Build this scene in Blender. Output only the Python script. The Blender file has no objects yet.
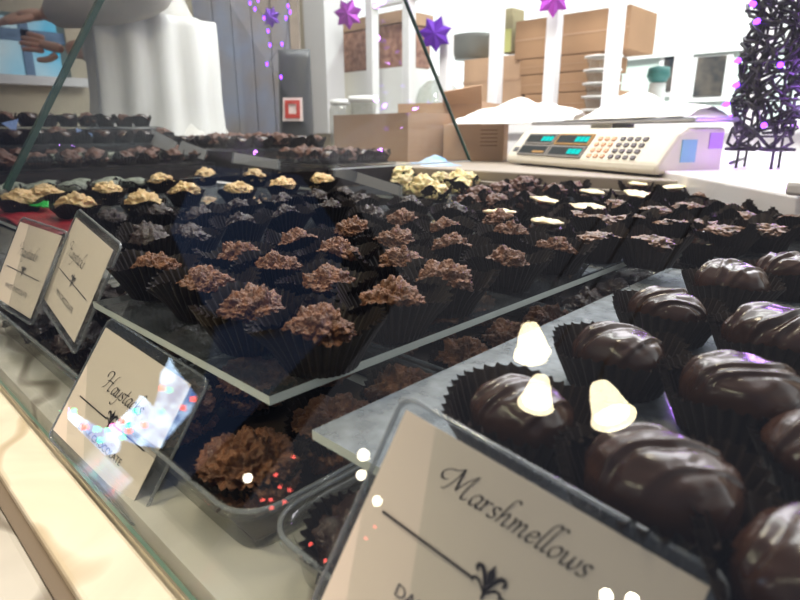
import bpy, bmesh, math, random
import numpy as np
from mathutils import Vector, Matrix, noise
random.seed(7)
C = bpy.context.scene
COL = C.collection

# ------------------------------------------------------------ camera, world, lights, exposure
RX = np.array([0.7202497, -0.19332118, 0.66623366])
RY = np.array([0.69370316, 0.20630129, -0.69008384])
RZ = np.array([-0.00403704, 0.95920107, 0.28269595])
ROT = np.array([RX, RY, RZ])
EYE = np.array([0.0, 0.0, 0.10])
FPX = 572.0
cam_d = bpy.data.cameras.new('camera')
cam = bpy.data.objects.new('camera', cam_d); COL.objects.link(cam)
cam.matrix_world = Matrix([[*ROT[0], 0.0], [*ROT[1], 0.0], [*ROT[2], 0.10], [0, 0, 0, 1]])
cam_d.sensor_width = 36; cam_d.lens = FPX / 800 * 36
cam_d.clip_start = 0.01; cam_d.clip_end = 60
cam_d.dof.use_dof = True; cam_d.dof.focus_distance = 0.36; cam_d.dof.aperture_fstop = 14.0
C.camera = cam

W = bpy.data.worlds.new('world'); C.world = W; W.use_nodes = True
wn = W.node_tree; wn.nodes.clear()
wo = wn.nodes.new('ShaderNodeOutputWorld'); bg = wn.nodes.new('ShaderNodeBackground')
tc = wn.nodes.new('ShaderNodeTexCoord'); sx = wn.nodes.new('ShaderNodeSeparateXYZ'); rp = wn.nodes.new('ShaderNodeValToRGB')
mr = wn.nodes.new('ShaderNodeMapRange'); mr.inputs[1].default_value = -1; mr.inputs[2].default_value = 1
wn.links.new(tc.outputs['Generated'], sx.inputs[0]); wn.links.new(sx.outputs['Y'], mr.inputs[0])
wn.links.new(mr.outputs[0], rp.inputs[0]); wn.links.new(rp.outputs[0], bg.inputs[0]); wn.links.new(bg.outputs[0], wo.inputs[0])
el = rp.color_ramp.elements
el[0].position = 0.0; el[0].color = (.07, .075, .10, 1)
el[1].position = 0.5; el[1].color = (.20, .19, .20, 1)
e = el.new(0.72); e.color = (.95, .98, 1.0, 1)
e = el.new(1.0); e.color = (1, 1, 1, 1)
bg.inputs[1].default_value = 1.5

def area(name, loc, target, sx_, sy_, power, color):
    l = bpy.data.lights.new(name, 'AREA'); l.shape = 'RECTANGLE'; l.size = sx_; l.size_y = sy_
    l.energy = power; l.color = color
    o = bpy.data.objects.new(name, l); COL.objects.link(o); o.location = loc
    o.rotation_euler = (Vector(target) - Vector(loc)).to_track_quat('-Z', 'Y').to_euler(); return o
area('window_daylight', (-0.5, 2.1, 1.75), (-0.4, .3, 0), 1.8, .8, 34, (1.0, .92, 1.0))
area('window_wall_fill', (-.9, 1.0, 1.5), (-.9, 2.3, .3), 1.6, .4, 48, (1.0, .97, .95))  # added fill, no visible fixture; brightens the window wall and counter
area('warm_case_fill', (-.55, 0.22, 1.3), (-.4, .25, 0), 0.4, 0.2, 10, (1.0, .82, .60))  # unseen warm fill added above the case, clear of the glass reflection
area('facade_fill', (-.5, 4.2, 3.2), (-.5, 6.5, .3), 3, 1, 420, (.95, 1.0, .97))  # extra fill added outside to brighten the facade
def spot(name, loc, target, power, color, ang=50, r=.03):
    l = bpy.data.lights.new(name, 'SPOT'); l.energy = power; l.color = color; l.spot_size = math.radians(ang); l.spot_blend = .6
    l.shadow_soft_size = r
    o = bpy.data.objects.new(name, l); COL.objects.link(o); o.location = loc
    o.rotation_euler = (Vector(target) - Vector(loc)).to_track_quat('-Z', 'Y').to_euler()
spot('counter_spot_light', (-.35, -.35, .75), (-.34, .03, -.1), 16, (1.0, .84, .58), 40)
C.view_settings.view_transform = 'Standard'; C.view_settings.look = 'None'
C.view_settings.exposure = 0.25; C.view_settings.gamma = 1.0; C.view_settings.use_curve_mapping = False
C.cycles.use_denoising = True
C.cycles.max_bounces = 10; C.cycles.transparent_max_bounces = 24; C.cycles.glossy_bounces = 4; C.cycles.diffuse_bounces = 3
C.cycles.caustics_reflective = False; C.cycles.caustics_refractive = False
C.cycles.sample_clamp_indirect = 4

# ------------------------------------------------------------ helpers
def ray(x, y):
    return ROT @ np.array([x - 400.0, -(y - 300.0), -FPX])
def at(x, y, axis, val):                      # point of the sight line through (x, y) on the plane axis = val
    d = ray(x, y); t = (val - EYE[axis]) / d[axis]; return Vector(EYE + t * d)
def atz(x, y, z): return at(x, y, 2, z)
def deep(x, y, d): return Vector(EYE + ray(x, y) / FPX * d)
GN = Vector((0, -.894427, .447214))            # outward normal of the slanted front glass
GP = Vector((0, .071, -.07))
def mirror(x, y, dist):                       # where a thing seen reflected in the front glass stands
    d = Vector(ray(x, y)).normalized(); t = (GP - Vector(EYE)).dot(GN) / d.dot(GN)
    h = Vector(EYE) + d * t; r = d - 2 * d.dot(GN) * GN
    return h + r * dist, h

def thing(name, label, cat, loc=(0, 0, 0), rz=0, group=None):
    o = bpy.data.objects.new(name, None); COL.objects.link(o); o.empty_display_size = .02
    o.location = loc; o.rotation_euler = (0, 0, rz); o['label'] = label; o['category'] = cat
    if group: o['group'] = group
    return o
def tag(o, label, cat, group=None, kind=None):
    o['label'] = label; o['category'] = cat
    if group: o['group'] = group
    if kind: o['kind'] = kind
    return o
def mesh_of(name, vs, fs, smooth=False):
    m = bpy.data.meshes.new(name); m.from_pydata([tuple(v) for v in vs], [], fs); m.update()
    if smooth:
        for p in m.polygons: p.use_smooth = True
    return m
def link(name, me, mat=None, parent=None, kind=None, label=None):
    o = bpy.data.objects.new(name, me); COL.objects.link(o)
    if mat is not None and not me.materials:
        for q in (mat if isinstance(mat, (list, tuple)) else [mat]): me.materials.append(q)
    if parent is not None: o.parent = parent
    if kind: o['kind'] = kind
    if label: o['label'] = label
    return o
def obj(name, vs, fs, mat, parent=None, smooth=False, bevel=0, kind=None, label=None, seg=2):
    o = link(name, mesh_of(name, vs, fs, smooth), mat, parent, kind, label)
    if bevel:
        b = o.modifiers.new('b', 'BEVEL'); b.width = bevel; b.segments = seg; b.limit_method = 'ANGLE'
    return o
def box_vf(x0, x1, y0, y1, z0, z1, off=0):
    v = [(x0, y0, z0), (x1, y0, z0), (x1, y1, z0), (x0, y1, z0), (x0, y0, z1), (x1, y0, z1), (x1, y1, z1), (x0, y1, z1)]
    f = [(0, 3, 2, 1), (4, 5, 6, 7), (0, 1, 5, 4), (1, 2, 6, 5), (2, 3, 7, 6), (3, 0, 4, 7)]
    return v, [tuple(i + off for i in q) for q in f]
def box(name, x0, x1, y0, y1, z0, z1, mat, parent=None, bevel=0, kind=None, label=None):
    v, f = box_vf(x0, x1, y0, y1, z0, z1); return obj(name, v, f, mat, parent, bevel=bevel, kind=kind, label=label)
def boxes(name, lst, mat, parent=None, bevel=0, kind=None, label=None):
    V, F = [], []
    for b in lst:
        v, f = box_vf(*b, off=len(V)); V += v; F += f
    return obj(name, V, F, mat, parent, bevel=bevel, kind=kind, label=label)
def prism(name, pts, ext, mat, parent=None, bevel=0, kind=None, label=None):    # polygon of Vectors swept by ext
    n = len(pts); ext = Vector(ext); vs = [Vector(p) for p in pts] + [Vector(p) + ext for p in pts]
    nrm = Vector((0, 0, 0))
    for i in range(n): nrm += vs[i].cross(vs[(i + 1) % n])
    if nrm.dot(ext) > 0: f = [tuple(reversed(range(n))), tuple(range(n, 2 * n))] + [(i, (i + 1) % n, n + (i + 1) % n, n + i) for i in range(n)]
    else: f = [tuple(range(n)), tuple(reversed(range(n, 2 * n)))] + [((i + 1) % n, i, n + i, n + (i + 1) % n) for i in range(n)]
    return obj(name, vs, f, mat, parent, bevel=bevel, kind=kind, label=label)
def tube_vf(path, r, n=8, off=0, close=False):
    V, F = [], []; P = [Vector(p) for p in path]; m = len(P)
    up = Vector((0.13, 0.21, 1)).normalized(); prev = None
    for i, p in enumerate(P):
        d = (P[min(i + 1, m - 1)] - P[max(i - 1, 0)]).normalized()
        if prev is None:
            a = d.cross(up); a = a.normalized() if a.length > 1e-4 else d.orthogonal().normalized()
        else:
            a = (prev - d * prev.dot(d)); a = a.normalized() if a.length > 1e-5 else d.orthogonal().normalized()
        prev = a; b = d.cross(a); rr = r[i] if isinstance(r, (list, tuple)) else r
        for k in range(n):
            t = 2 * math.pi * k / n; V.append(p + (a * math.cos(t) + b * math.sin(t)) * rr)
    for i in range(m - 1):
        for k in range(n):
            q = off + i * n; F.append((q + k, q + (k + 1) % n, q + n + (k + 1) % n, q + n + k))
    F.append(tuple(off + k for k in reversed(range(n)))); F.append(tuple(off + (m - 1) * n + k for k in range(n)))
    return V, F
def tube(name, path, r, mat, parent=None, n=8, label=None):
    v, f = tube_vf(path, r, n); return obj(name, v, f, mat, parent, smooth=True, label=label)
def tubes(name, paths, r, mat, parent=None, n=6):
    V, F = [], []
    for p in paths:
        v, f = tube_vf(p, r, n, len(V)); V += v; F += f
    return obj(name, V, F, mat, parent, smooth=True)
def lathe(name, prof, mat, parent=None, n=32, smooth=True, loc=(0, 0, 0), rot=None, label=None):
    V, F = [], []
    for r, z in prof:
        for k in range(n):
            t = 2 * math.pi * k / n; V.append((r * math.cos(t), r * math.sin(t), z))
    for i in range(len(prof) - 1):
        for k in range(n): F.append((i * n + k, i * n + (k + 1) % n, (i + 1) * n + (k + 1) % n, (i + 1) * n + k))
    if prof[0][0] > 1e-6 and prof[0][0] > 0: F.append(tuple(reversed(range(n))))
    o = obj(name, V, F, mat, parent, smooth=smooth, label=label); o.location = loc
    if rot is not None: o.rotation_euler = rot
    return o

# ------------------------------------------------------------ materials
MATS = {}
def pm(name, col, rough=.5, spec=.5, metal=0, noise_amt=0, noise_scale=20, bump=0, bump_scale=60, coat=0, emit=None, estr=0, sss=0, col2=None, dist=.002):
    m = bpy.data.materials.new(name); m.use_nodes = True; nt = m.node_tree; b = nt.nodes['Principled BSDF']
    b.inputs['Base Color'].default_value = (*col, 1); b.inputs['Roughness'].default_value = rough
    b.inputs['Specular IOR Level'].default_value = spec; b.inputs['Metallic'].default_value = metal
    if coat: b.inputs['Coat Weight'].default_value = coat; b.inputs['Coat Roughness'].default_value = .12
    if sss: b.inputs['Subsurface Weight'].default_value = sss; b.inputs['Subsurface Scale'].default_value = .004
    if emit: b.inputs['Emission Color'].default_value = (*emit, 1); b.inputs['Emission Strength'].default_value = estr
    t = nt.nodes.new('ShaderNodeTexCoord')
    if noise_amt or col2:
        n = nt.nodes.new('ShaderNodeTexNoise'); n.inputs['Scale'].default_value = noise_scale; n.inputs['Detail'].default_value = 5
        nt.links.new(t.outputs['Object'], n.inputs['Vector'])
        r = nt.nodes.new('ShaderNodeValToRGB'); c2 = col2 or tuple(c * (1 - noise_amt) for c in col)
        r.color_ramp.elements[0].position = .35; r.color_ramp.elements[0].color = (*c2, 1)
        r.color_ramp.elements[1].position = .65; r.color_ramp.elements[1].color = (*col, 1)
        nt.links.new(n.outputs['Fac'], r.inputs[0]); nt.links.new(r.outputs[0], b.inputs['Base Color'])
    if bump:
        n2 = nt.nodes.new('ShaderNodeTexNoise'); n2.inputs['Scale'].default_value = bump_scale; n2.inputs['Detail'].default_value = 6
        nt.links.new(t.outputs['Object'], n2.inputs['Vector'])
        bp = nt.nodes.new('ShaderNodeBump'); bp.inputs['Strength'].default_value = bump; bp.inputs['Distance'].default_value = dist
        nt.links.new(n2.outputs['Fac'], bp.inputs['Height']); nt.links.new(bp.outputs[0], b.inputs['Normal'])
    MATS[name] = m; return m
def emis(name, col, s):
    m = bpy.data.materials.new(name); m.use_nodes = True; nt = m.node_tree; nt.nodes.clear()
    o = nt.nodes.new('ShaderNodeOutputMaterial'); e_ = nt.nodes.new('ShaderNodeEmission')
    e_.inputs[0].default_value = (*col, 1); e_.inputs[1].default_value = s; nt.links.new(e_.outputs[0], o.inputs[0]); return m
def clear(name, tint=(1, 1, 1), f0=.04, haze=0, haze_col=(.8, .8, .8), rough=0.0, gain=1.0, scratch=0):
    """thin clear sheet: transparent + mirror by angle (the same from both sides), optionally a little cloudy"""
    m = bpy.data.materials.new(name); m.use_nodes = True; nt = m.node_tree; nt.nodes.clear(); N = nt.nodes.new; L = nt.links.new
    out = N('ShaderNodeOutputMaterial'); tr = N('ShaderNodeBsdfTransparent'); gl = N('ShaderNodeBsdfGlossy'); gl.inputs['Roughness'].default_value = rough
    tr.inputs[0].default_value = (*tint, 1)
    ge = N('ShaderNodeNewGeometry'); dt = N('ShaderNodeVectorMath'); dt.operation = 'DOT_PRODUCT'
    L(ge.outputs['Normal'], dt.inputs[0]); L(ge.outputs['Incoming'], dt.inputs[1])
    ab = N('ShaderNodeMath'); ab.operation = 'ABSOLUTE'; L(dt.outputs['Value'], ab.inputs[0])
    su = N('ShaderNodeMath'); su.operation = 'SUBTRACT'; su.inputs[0].default_value = 1; L(ab.outputs[0], su.inputs[1])
    po = N('ShaderNodeMath'); po.operation = 'POWER'; po.inputs[1].default_value = 5; L(su.outputs[0], po.inputs[0])
    ma = N('ShaderNodeMath'); ma.operation = 'MULTIPLY_ADD'; ma.inputs[1].default_value = (1 - f0) * gain; ma.inputs[2].default_value = f0; L(po.outputs[0], ma.inputs[0])
    mx = N('ShaderNodeMixShader'); L(ma.outputs[0], mx.inputs[0]); L(tr.outputs[0], mx.inputs[1]); L(gl.outputs[0], mx.inputs[2])
    last = mx
    if haze:
        df = N('ShaderNodeBsdfDiffuse'); df.inputs[0].default_value = (*haze_col, 1)
        m2 = N('ShaderNodeMixShader'); L(mx.outputs[0], m2.inputs[1]); L(df.outputs[0], m2.inputs[2]); m2.inputs[0].default_value = haze
        if scratch:
            t = N('ShaderNodeTexCoord'); n = N('ShaderNodeTexNoise'); n.inputs['Scale'].default_value = 90; n.inputs['Detail'].default_value = 6; L(t.outputs['Object'], n.inputs['Vector'])
            mm = N('ShaderNodeMapRange'); mm.inputs[1].default_value = .35; mm.inputs[2].default_value = .75; mm.inputs[3].default_value = haze * .75; mm.inputs[4].default_value = haze + scratch
            L(n.outputs['Fac'], mm.inputs[0]); L(mm.outputs[0], m2.inputs[0])
        last = m2
    L(last.outputs[0], out.inputs[0]); return m

def marble(name, base, vein, rough=.12):
    m = pm(name, base, rough, .5); nt = m.node_tree; b = nt.nodes['Principled BSDF']; N = nt.nodes.new; L = nt.links.new
    t = N('ShaderNodeTexCoord'); n = N('ShaderNodeTexNoise'); n.inputs['Scale'].default_value = 9; n.inputs['Detail'].default_value = 6; n.inputs['Distortion'].default_value = 1.2
    w = N('ShaderNodeTexWave'); w.inputs['Scale'].default_value = 1.1; w.inputs['Distortion'].default_value = 26; w.bands_direction = 'DIAGONAL'; w.inputs['Detail'].default_value = 4; w.inputs['Detail Scale'].default_value = 1.6
    L(t.outputs['Object'], n.inputs['Vector']); L(t.outputs['Object'], w.inputs['Vector'])
    r = N('ShaderNodeValToRGB'); r.color_ramp.elements[0].position = 0; r.color_ramp.elements[0].color = (*vein, 1)
    r.color_ramp.elements[1].position = .035; r.color_ramp.elements[1].color = (*base, 1)
    L(w.outputs['Fac'], r.inputs[0])
    mx = N('ShaderNodeMix'); mx.data_type = 'RGBA'; mx.blend_type = 'MULTIPLY'; mx.inputs[0].default_value = .45
    r2 = N('ShaderNodeValToRGB'); r2.color_ramp.elements[0].position = .3; r2.color_ramp.elements[0].color = (.55, .53, .5, 1); r2.color_ramp.elements[1].position = .6; r2.color_ramp.elements[1].color = (1, 1, 1, 1)
    L(n.outputs['Fac'], r2.inputs[0]); L(r.outputs[0], mx.inputs[6]); L(r2.outputs[0], mx.inputs[7]); L(mx.outputs[2], b.inputs['Base Color'])
    return m

M_marble = marble('marble_white', (.62, .60, .55), (.30, .27, .23))
M_marble_w = marble('marble_cream_lit', (.92, .86, .72), (.66, .57, .42))  # brighter marble for the ledge, warm lamplight put into its colour
M_glass = clear('case_glass', (.955, .975, .965), .05, gain=1.0)
M_pane = clear('thin_glass', (.97, .985, .98), .02, haze=.02)
M_plate = clear('acrylic_plate', (.84, .86, .87), .035, haze=.02, haze_col=(.5, .55, .6), scratch=.03)
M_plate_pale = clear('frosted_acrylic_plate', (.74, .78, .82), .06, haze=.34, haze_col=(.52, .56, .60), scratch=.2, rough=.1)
M_edge = pm('acrylic_edge', (.62, .66, .62), .25, .6)
M_gedge = pm('green_glass_edge', (.06, .14, .10), .15, .6)
M_gedge_l = pm('pale_green_glass_edge', (.17, .30, .24), .15, .6)
M_holder = clear('clear_holder', (.93, .94, .95), .06, haze=.035, haze_col=(.7, .72, .75))
M_holder_rim = clear('clear_holder_rim', (.72, .74, .76), .10, haze=.22, haze_col=(.6, .63, .66), rough=.08)
M_pet = clear('clear_plastic_tray', (.80, .80, .77), .08, haze=.04, haze_col=(.6, .6, .55), rough=.06)
M_paper = pm('card_paper', (.80, .70, .61), .6, .2, noise_amt=.05, noise_scale=8)
M_paper2 = pm('white_paper', (.86, .84, .80), .7, .1)
M_ink = pm('ink_black', (.025, .022, .03), .6, .2)
M_ink2 = pm('ink_grey', (.12, .115, .13), .6, .2)
M_cup = pm('cup_paper', (.017, .0105, .007), .55, .22, noise_amt=.35, noise_scale=80)
M_cupb = pm('cup_paper_brown', (.026, .0155, .009), .6, .22, noise_amt=.35, noise_scale=80)
M_milk = pm('milk_chocolate_cluster', (.25, .100, .042), .42, .45, noise_amt=.55, noise_scale=160, bump=.9, bump_scale=420)
M_darkc = pm('dark_chocolate_cluster', (.040, .018, .011), .26, .6, noise_amt=.4, noise_scale=160, bump=.9, bump_scale=420)
M_cream = pm('white_chocolate_cluster', (.80, .56, .27), .45, .4, noise_amt=.28, noise_scale=120, bump=.7, bump_scale=380, sss=.1)
M_yellow = pm('yellow_white_chocolate', (.86, .72, .36), .4, .4, noise_amt=.2, noise_scale=70, bump=.4, bump_scale=200, sss=.1)
M_dab = pm('ivory_white_chocolate', (.90, .78, .50), .35, .4, noise_amt=.1, noise_scale=90, sss=.1)
M_nut = pm('nut_cluster_chocolate', (.14, .052, .026), .48, .4, noise_amt=.5, noise_scale=90, bump=.4, bump_scale=150)
M_caramel = pm('crumb_topping', (.30, .16, .095), .42, .5, noise_amt=.75, noise_scale=110, bump=.8, bump_scale=260)
M_shell = pm('glossy_dark_chocolate', (.062, .025, .013), .21, .6, noise_amt=.3, noise_scale=30, bump=.12, bump_scale=70, coat=.15)
M_grey_top = pm('dusted_grey_green_top', (.30, .32, .26), .7, .3, noise_amt=.5, noise_scale=160, bump=.7, bump_scale=300)
M_red = pm('red_liner', (.26, .010, .018), .35, .5, bump=.5, bump_scale=50)
M_green = pm('green_wrapper', (.02, .42, .06), .35, .5)
M_wall = pm('cream_wall', (.66, .58, .43), .8, .2, noise_amt=.08, noise_scale=3)
M_floor = pm('floor_tile', (.34, .30, .26), .5, .4, noise_amt=.2, noise_scale=6)
M_white = pm('white_paint', (.88, .86, .86), .5, .3)
M_whitec = pm('white_counter', (.85, .82, .84), .3, .4)
M_ledge = pm('tan_ledge', (.34, .29, .235), .5, .3, noise_amt=.1, noise_scale=10)
M_groove = pm('groove_brown', (.20, .16, .12), .4, .4)
M_case = pm('case_body', (.70, .64, .52), .4, .4)
M_steel = pm('brushed_steel', (.42, .42, .44), .35, .5, metal=.8)
M_coat = pm('white_coat', (.66, .63, .585), .85, .15, noise_amt=.06, noise_scale=12, bump=.25, bump_scale=14, dist=.02)
M_apron = pm('white_apron', (.84, .83, .80), .8, .15, noise_amt=.05, noise_scale=8, bump=.3, bump_scale=9, dist=.02)
M_skin = pm('skin', (.72, .42, .30), .5, .4, sss=.1)
M_hair = pm('hair_brown', (.05, .03, .02), .5, .4)
M_trouser = pm('black_trousers', (.03, .03, .035), .8, .2)
M_card3 = pm('cardboard_brown', (.36, .215, .12), .8, .15, noise_amt=.10, noise_scale=9)
M_card = pm('cardboard', (.52, .34, .215), .8, .15, noise_amt=.10, noise_scale=9)
M_card2 = pm('cardboard_darker', (.45, .29, .185), .8, .15, noise_amt=.10, noise_scale=9)  # slightly darker cardboard
M_bluegrey = pm('weathered_blue_grey', (.20, .23, .32), .7, .2, col2=(.22, .18, .15), noise_scale=5)
M_bag = pm('dark_grey_bag', (.045, .048, .052), .4, .5, bump=.3, bump_scale=20, dist=.01)
M_label = pm('label_white', (.80, .70, .66), .6, .2)
M_redink = pm('label_red', (.62, .08, .06), .6, .2)
M_blue = pm('blue_plastic', (.10, .28, .62), .35, .5)
M_bluew = pm('blue_white_wrap', (.55, .70, .85), .4, .5, col2=(.10, .30, .65), noise_scale=16)
M_purple = pm('purple_foil', (.13, .02, .42), .25, .7, metal=.4)
M_magenta = pm('magenta_foil', (.42, .05, .50), .25, .7, metal=.4)
M_wire = pm('black_wire', (.018, .014, .02), .45, .5)
M_led = emis('purple_bulb', (.24, .04, 1.0), 7.0)
M_scale = pm('scale_cream_plastic', (.82, .76, .64), .4, .4)
M_lcd = pm('display_black', (.02, .025, .025), .55, .2)
M_lcdf = pm('display_frame', (.22, .20, .18), .4, .5)
M_teal = emis('teal_digits', (.0, .72, .66), 1.1)
M_amber = pm('amber_label', (.40, .22, .07), .5, .3)
M_keyd = pm('key_dark', (.16, .14, .15), .5, .4)
M_keyo = pm('key_orange', (.80, .45, .28), .5, .4)
M_tub = pm('white_tub', (.85, .84, .82), .4, .4)
M_basket = pm('pink_nut_bag', (.50, .27, .19), .6, .3, col2=(.24, .11, .08), noise_scale=32, bump=.8, bump_scale=40, dist=.01)
M_olive = pm('olive_bag', (.34, .30, .17), .6, .3)
M_yellowg = pm('pale_yellow_bag', (.55, .55, .20), .6, .3)
M_facade = pm('mint_facade', (.72, .82, .76), .7, .2)
M_darkwin = pm('dark_window_pane', (.03, .03, .035), .15, .6, col2=(.14, .11, .09), noise_scale=5)
M_teal_d = pm('dark_teal', (.03, .14, .13), .5, .4)

M_mat = pm('dark_fill', (.018, .014, .013), .7, .2)
# ------------------------------------------------------------ the room
BASE = -.07          # top of the marble the cards and trays stand on
FLOOR = -.74
box('floor', -5.2, 2.4, -3.0, 3.2, FLOOR - .06, FLOOR, M_floor, kind='structure')
WY = 2.2
bars = [-2.34, -2.08, -1.84, -1.56, -1.285, -1.03, -.775, -.53, -.275, -.02, .235]
wf = thing('window_1', 'white mullioned shop window behind the counter', 'window'); wf['kind'] = 'structure'
for i, xb in enumerate(bars):
    box('mullion', xb - .024, xb + .024, WY, WY + .05, .13, 1.3, M_white, wf, bevel=.004)
box('window_sill', -2.62, .5, WY - .03, WY + .07, .09, .13, M_white, wf, bevel=.004)
for a, b in zip(bars[:-1], bars[1:]): box('transom', a + .024, b - .024, WY + .005, WY + .045, .70, .722, M_white, wf)
box('wall_back', -2.62, .5, WY, WY + .08, FLOOR, .089, M_white, kind='structure')
box('wall_right', .5, 2.3, WY, WY + .08, FLOOR, 1.6, M_wall, kind='structure')
# wide white post beside the weathered panel
box('window_post', -2.80, -2.62, WY - .06, WY + .07, .091, 1.5, M_white, kind='structure')
# left wall with its blue window
LX = -3.3
p0 = at(-4, 75, 0, LX); p1 = at(64, 75, 0, LX)
zt = at(20, 13, 0, LX).z; zb = at(20, 76, 0, LX).z
y0, y1 = at(-45, 40, 0, LX).y, at(66, 40, 0, LX).y
wl = thing('wall_left', 'cream wall at the far left with a blue window', 'wall'); wl['kind'] = 'structure'
M_dkwall = pm('haze_cut_wall', (.045, .05, .07), .8, .1)  # unseen wall stretch darkened so the front glass reflects less of it
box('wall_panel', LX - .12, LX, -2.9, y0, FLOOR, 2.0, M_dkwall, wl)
box('wall_panel', LX - .12, LX, y1, 2.2, FLOOR, 2.0, M_wall, wl)
box('wall_panel', LX - .12, LX, y0, y1, FLOOR, zb, M_wall, wl)
box('wall_panel', LX - .12, LX, y0, y1, zt, 2.0, M_wall, wl)
w2 = thing('window_2', 'bright blue window in the cream wall behind the hands', 'window'); w2['kind'] = 'structure'
ym = at(27, 40, 0, LX).y; yn = 0
M_bluebar = pm('window_bar_blue', (.20, .32, .50), .5, .3)
box('mullion', LX - .05, LX - .02, ym - .018, ym + .018, zb, zt, M_bluebar, w2)
zm = at(20, 31, 0, LX).z; zm2 = at(20, 37, 0, LX).z
box('transom', LX - .05, LX - .02, y0, y1, zm - .02, zm + .012, M_bluebar, w2)
box('transom', LX - .05, LX - .02, y0, y1, zm2 - .012, zm2 + .008, M_bluebar, w2)
box('window_sill', LX - .1, LX + .07, y0 - .05, y1 + .05, zb - .04, zb, M_white, w2)
bpm = bpy.data.materials.new('blue_sky_view'); bpm.use_nodes = True; nt = bpm.node_tree; nt.nodes.clear()
o_ = nt.nodes.new('ShaderNodeOutputMaterial'); e_ = nt.nodes.new('ShaderNodeEmission'); t_ = nt.nodes.new('ShaderNodeTexCoord')
n_ = nt.nodes.new('ShaderNodeTexNoise'); n_.inputs['Scale'].default_value = 2.2; r_ = nt.nodes.new('ShaderNodeValToRGB')
r_.color_ramp.elements[0].position = .42; r_.color_ramp.elements[0].color = (.05, .62, 1.0, 1)
r_.color_ramp.elements[1].position = .62; r_.color_ramp.elements[1].color = (.75, .92, 1.0, 1)
nt.links.new(t_.outputs['Object'], n_.inputs['Vector']); nt.links.new(n_.outputs['Fac'], r_.inputs[0]); nt.links.new(r_.outputs[0], e_.inputs[0]); nt.links.new(e_.outputs[0], o_.inputs[0]); e_.inputs[1].default_value = .95
box('sky_backdrop', LX - .7, LX - .6, y0 - .6, y1 + .8, -.6, 1.5, bpm, kind='structure')
box('wall_corner', LX, -2.66, WY, WY + .08, FLOOR, 2.0, M_wall, kind='structure')

# ------------------------------------------------------------ case body
CX0, CX1, CYB = -1.42, .42, .88
cs = thing('display_case', 'long glass fronted chocolate display case with marble ledge', 'display case', (0, 0, 0))
box('cabinet_body', CX0, CX1, -.02, CYB, FLOOR, BASE - .02, M_case, cs)
box('marble_floor', CX0, CX1, .078, CYB, BASE - .02, BASE, M_marble, cs)
def yedge(x, y, z): return at(x, y, 2, z).y
yg = at(80, 600, 2, BASE - .012).y
box('front_ledge', CX0, CX1, yg - .001, .0708, BASE - .02, BASE - .006, M_marble_w, cs, bevel=.002)
box('ledge_groove', CX0, CX1, yg - .007, yg - .001, BASE - .03, BASE - .012, M_groove, cs)
box('ledge_front_lip', CX0, CX1, -.07, yg - .007, BASE - .05, BASE - .010, M_marble, cs, bevel=.003)
# slanted front pane, 6 mm, green edge
gd = Vector((0, .447214, .894427)); L0 = -1.6 * .06
g = link('front_glass', mesh_of('front_glass', *(lambda A: (A, [(0, 1, 2, 3), (7, 6, 5, 4), (0, 4, 5, 1), (1, 5, 6, 2), (2, 6, 7, 3), (3, 7, 4, 0)]))(
    [Vector((x, 0, 0)) + GP + gd * t - GN * q for q in (0, .0026) for (x, t) in ((CX0, 0), (CX1, 0), (CX1, .62), (CX0, .62))])), None, cs)
g.data.materials.append(M_glass); g.data.materials.append(M_gedge_l)
for i, p in enumerate(g.data.polygons): p.material_index = 0 if i < 2 else 1
box('back_rail', CX0, CX1, CYB - .018, CYB, BASE, .012, M_ledge, cs)
box('end_panel', CX1 - .006, CX1, .10, CYB - .02, BASE, .03, M_ledge, cs)
# side partition between two cases: slanted front edge, back edge leaning forward
PX = -.64
f1 = at(6, 190, 0, PX); f2 = at(108, -16, 0, PX); b1 = at(470, 158, 0, PX); b2 = at(397, -20, 0, PX)
pt = thing('glass_partition', 'clear upright glass divider with dark green front edge', 'glass divider')
prism('pane', [f1, Vector((PX, b1.y, f1.z + .0)), b2, f2], (-.003, 0, 0), M_pane, pt)
def edge_strip(name, a, b, w, mat, parent, thick=.0045):
    a = Vector(a); b = Vector(b); d = (b - a).normalized(); s = Vector((1, 0, 0)); q = d.cross(s).normalized()
    prism(name, [a - s * thick / 2 - q * w / 2, a + s * thick / 2 - q * w / 2, a + s * thick / 2 + q * w / 2, a - s * thick / 2 + q * w / 2], b - a, mat, parent)
edge_strip('front_edge', f1, f2, .005, M_gedge, pt, .0085)
edge_strip('back_edge', Vector((PX, b1.y, f1.z)), b2, .002, M_gedge, pt, .006)
edge_strip('bottom_edge', Vector((PX, at(332, 172, 0, PX).y, f1.z)), Vector((PX, b1.y, f1.z)), .002, M_edge, pt, .004)

o = box('shade_sheet', CX0 + .02, CX1 - .02, .256, CYB - .03, BASE + .0002, BASE + .0022, pm('dark_fill', (.018, .014, .013), .7, .2)); tag(o, 'dark sheet added as shade on the case floor under the rear trays', 'mat')  # dark sheet added to deepen the shade beneath the plates

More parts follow.
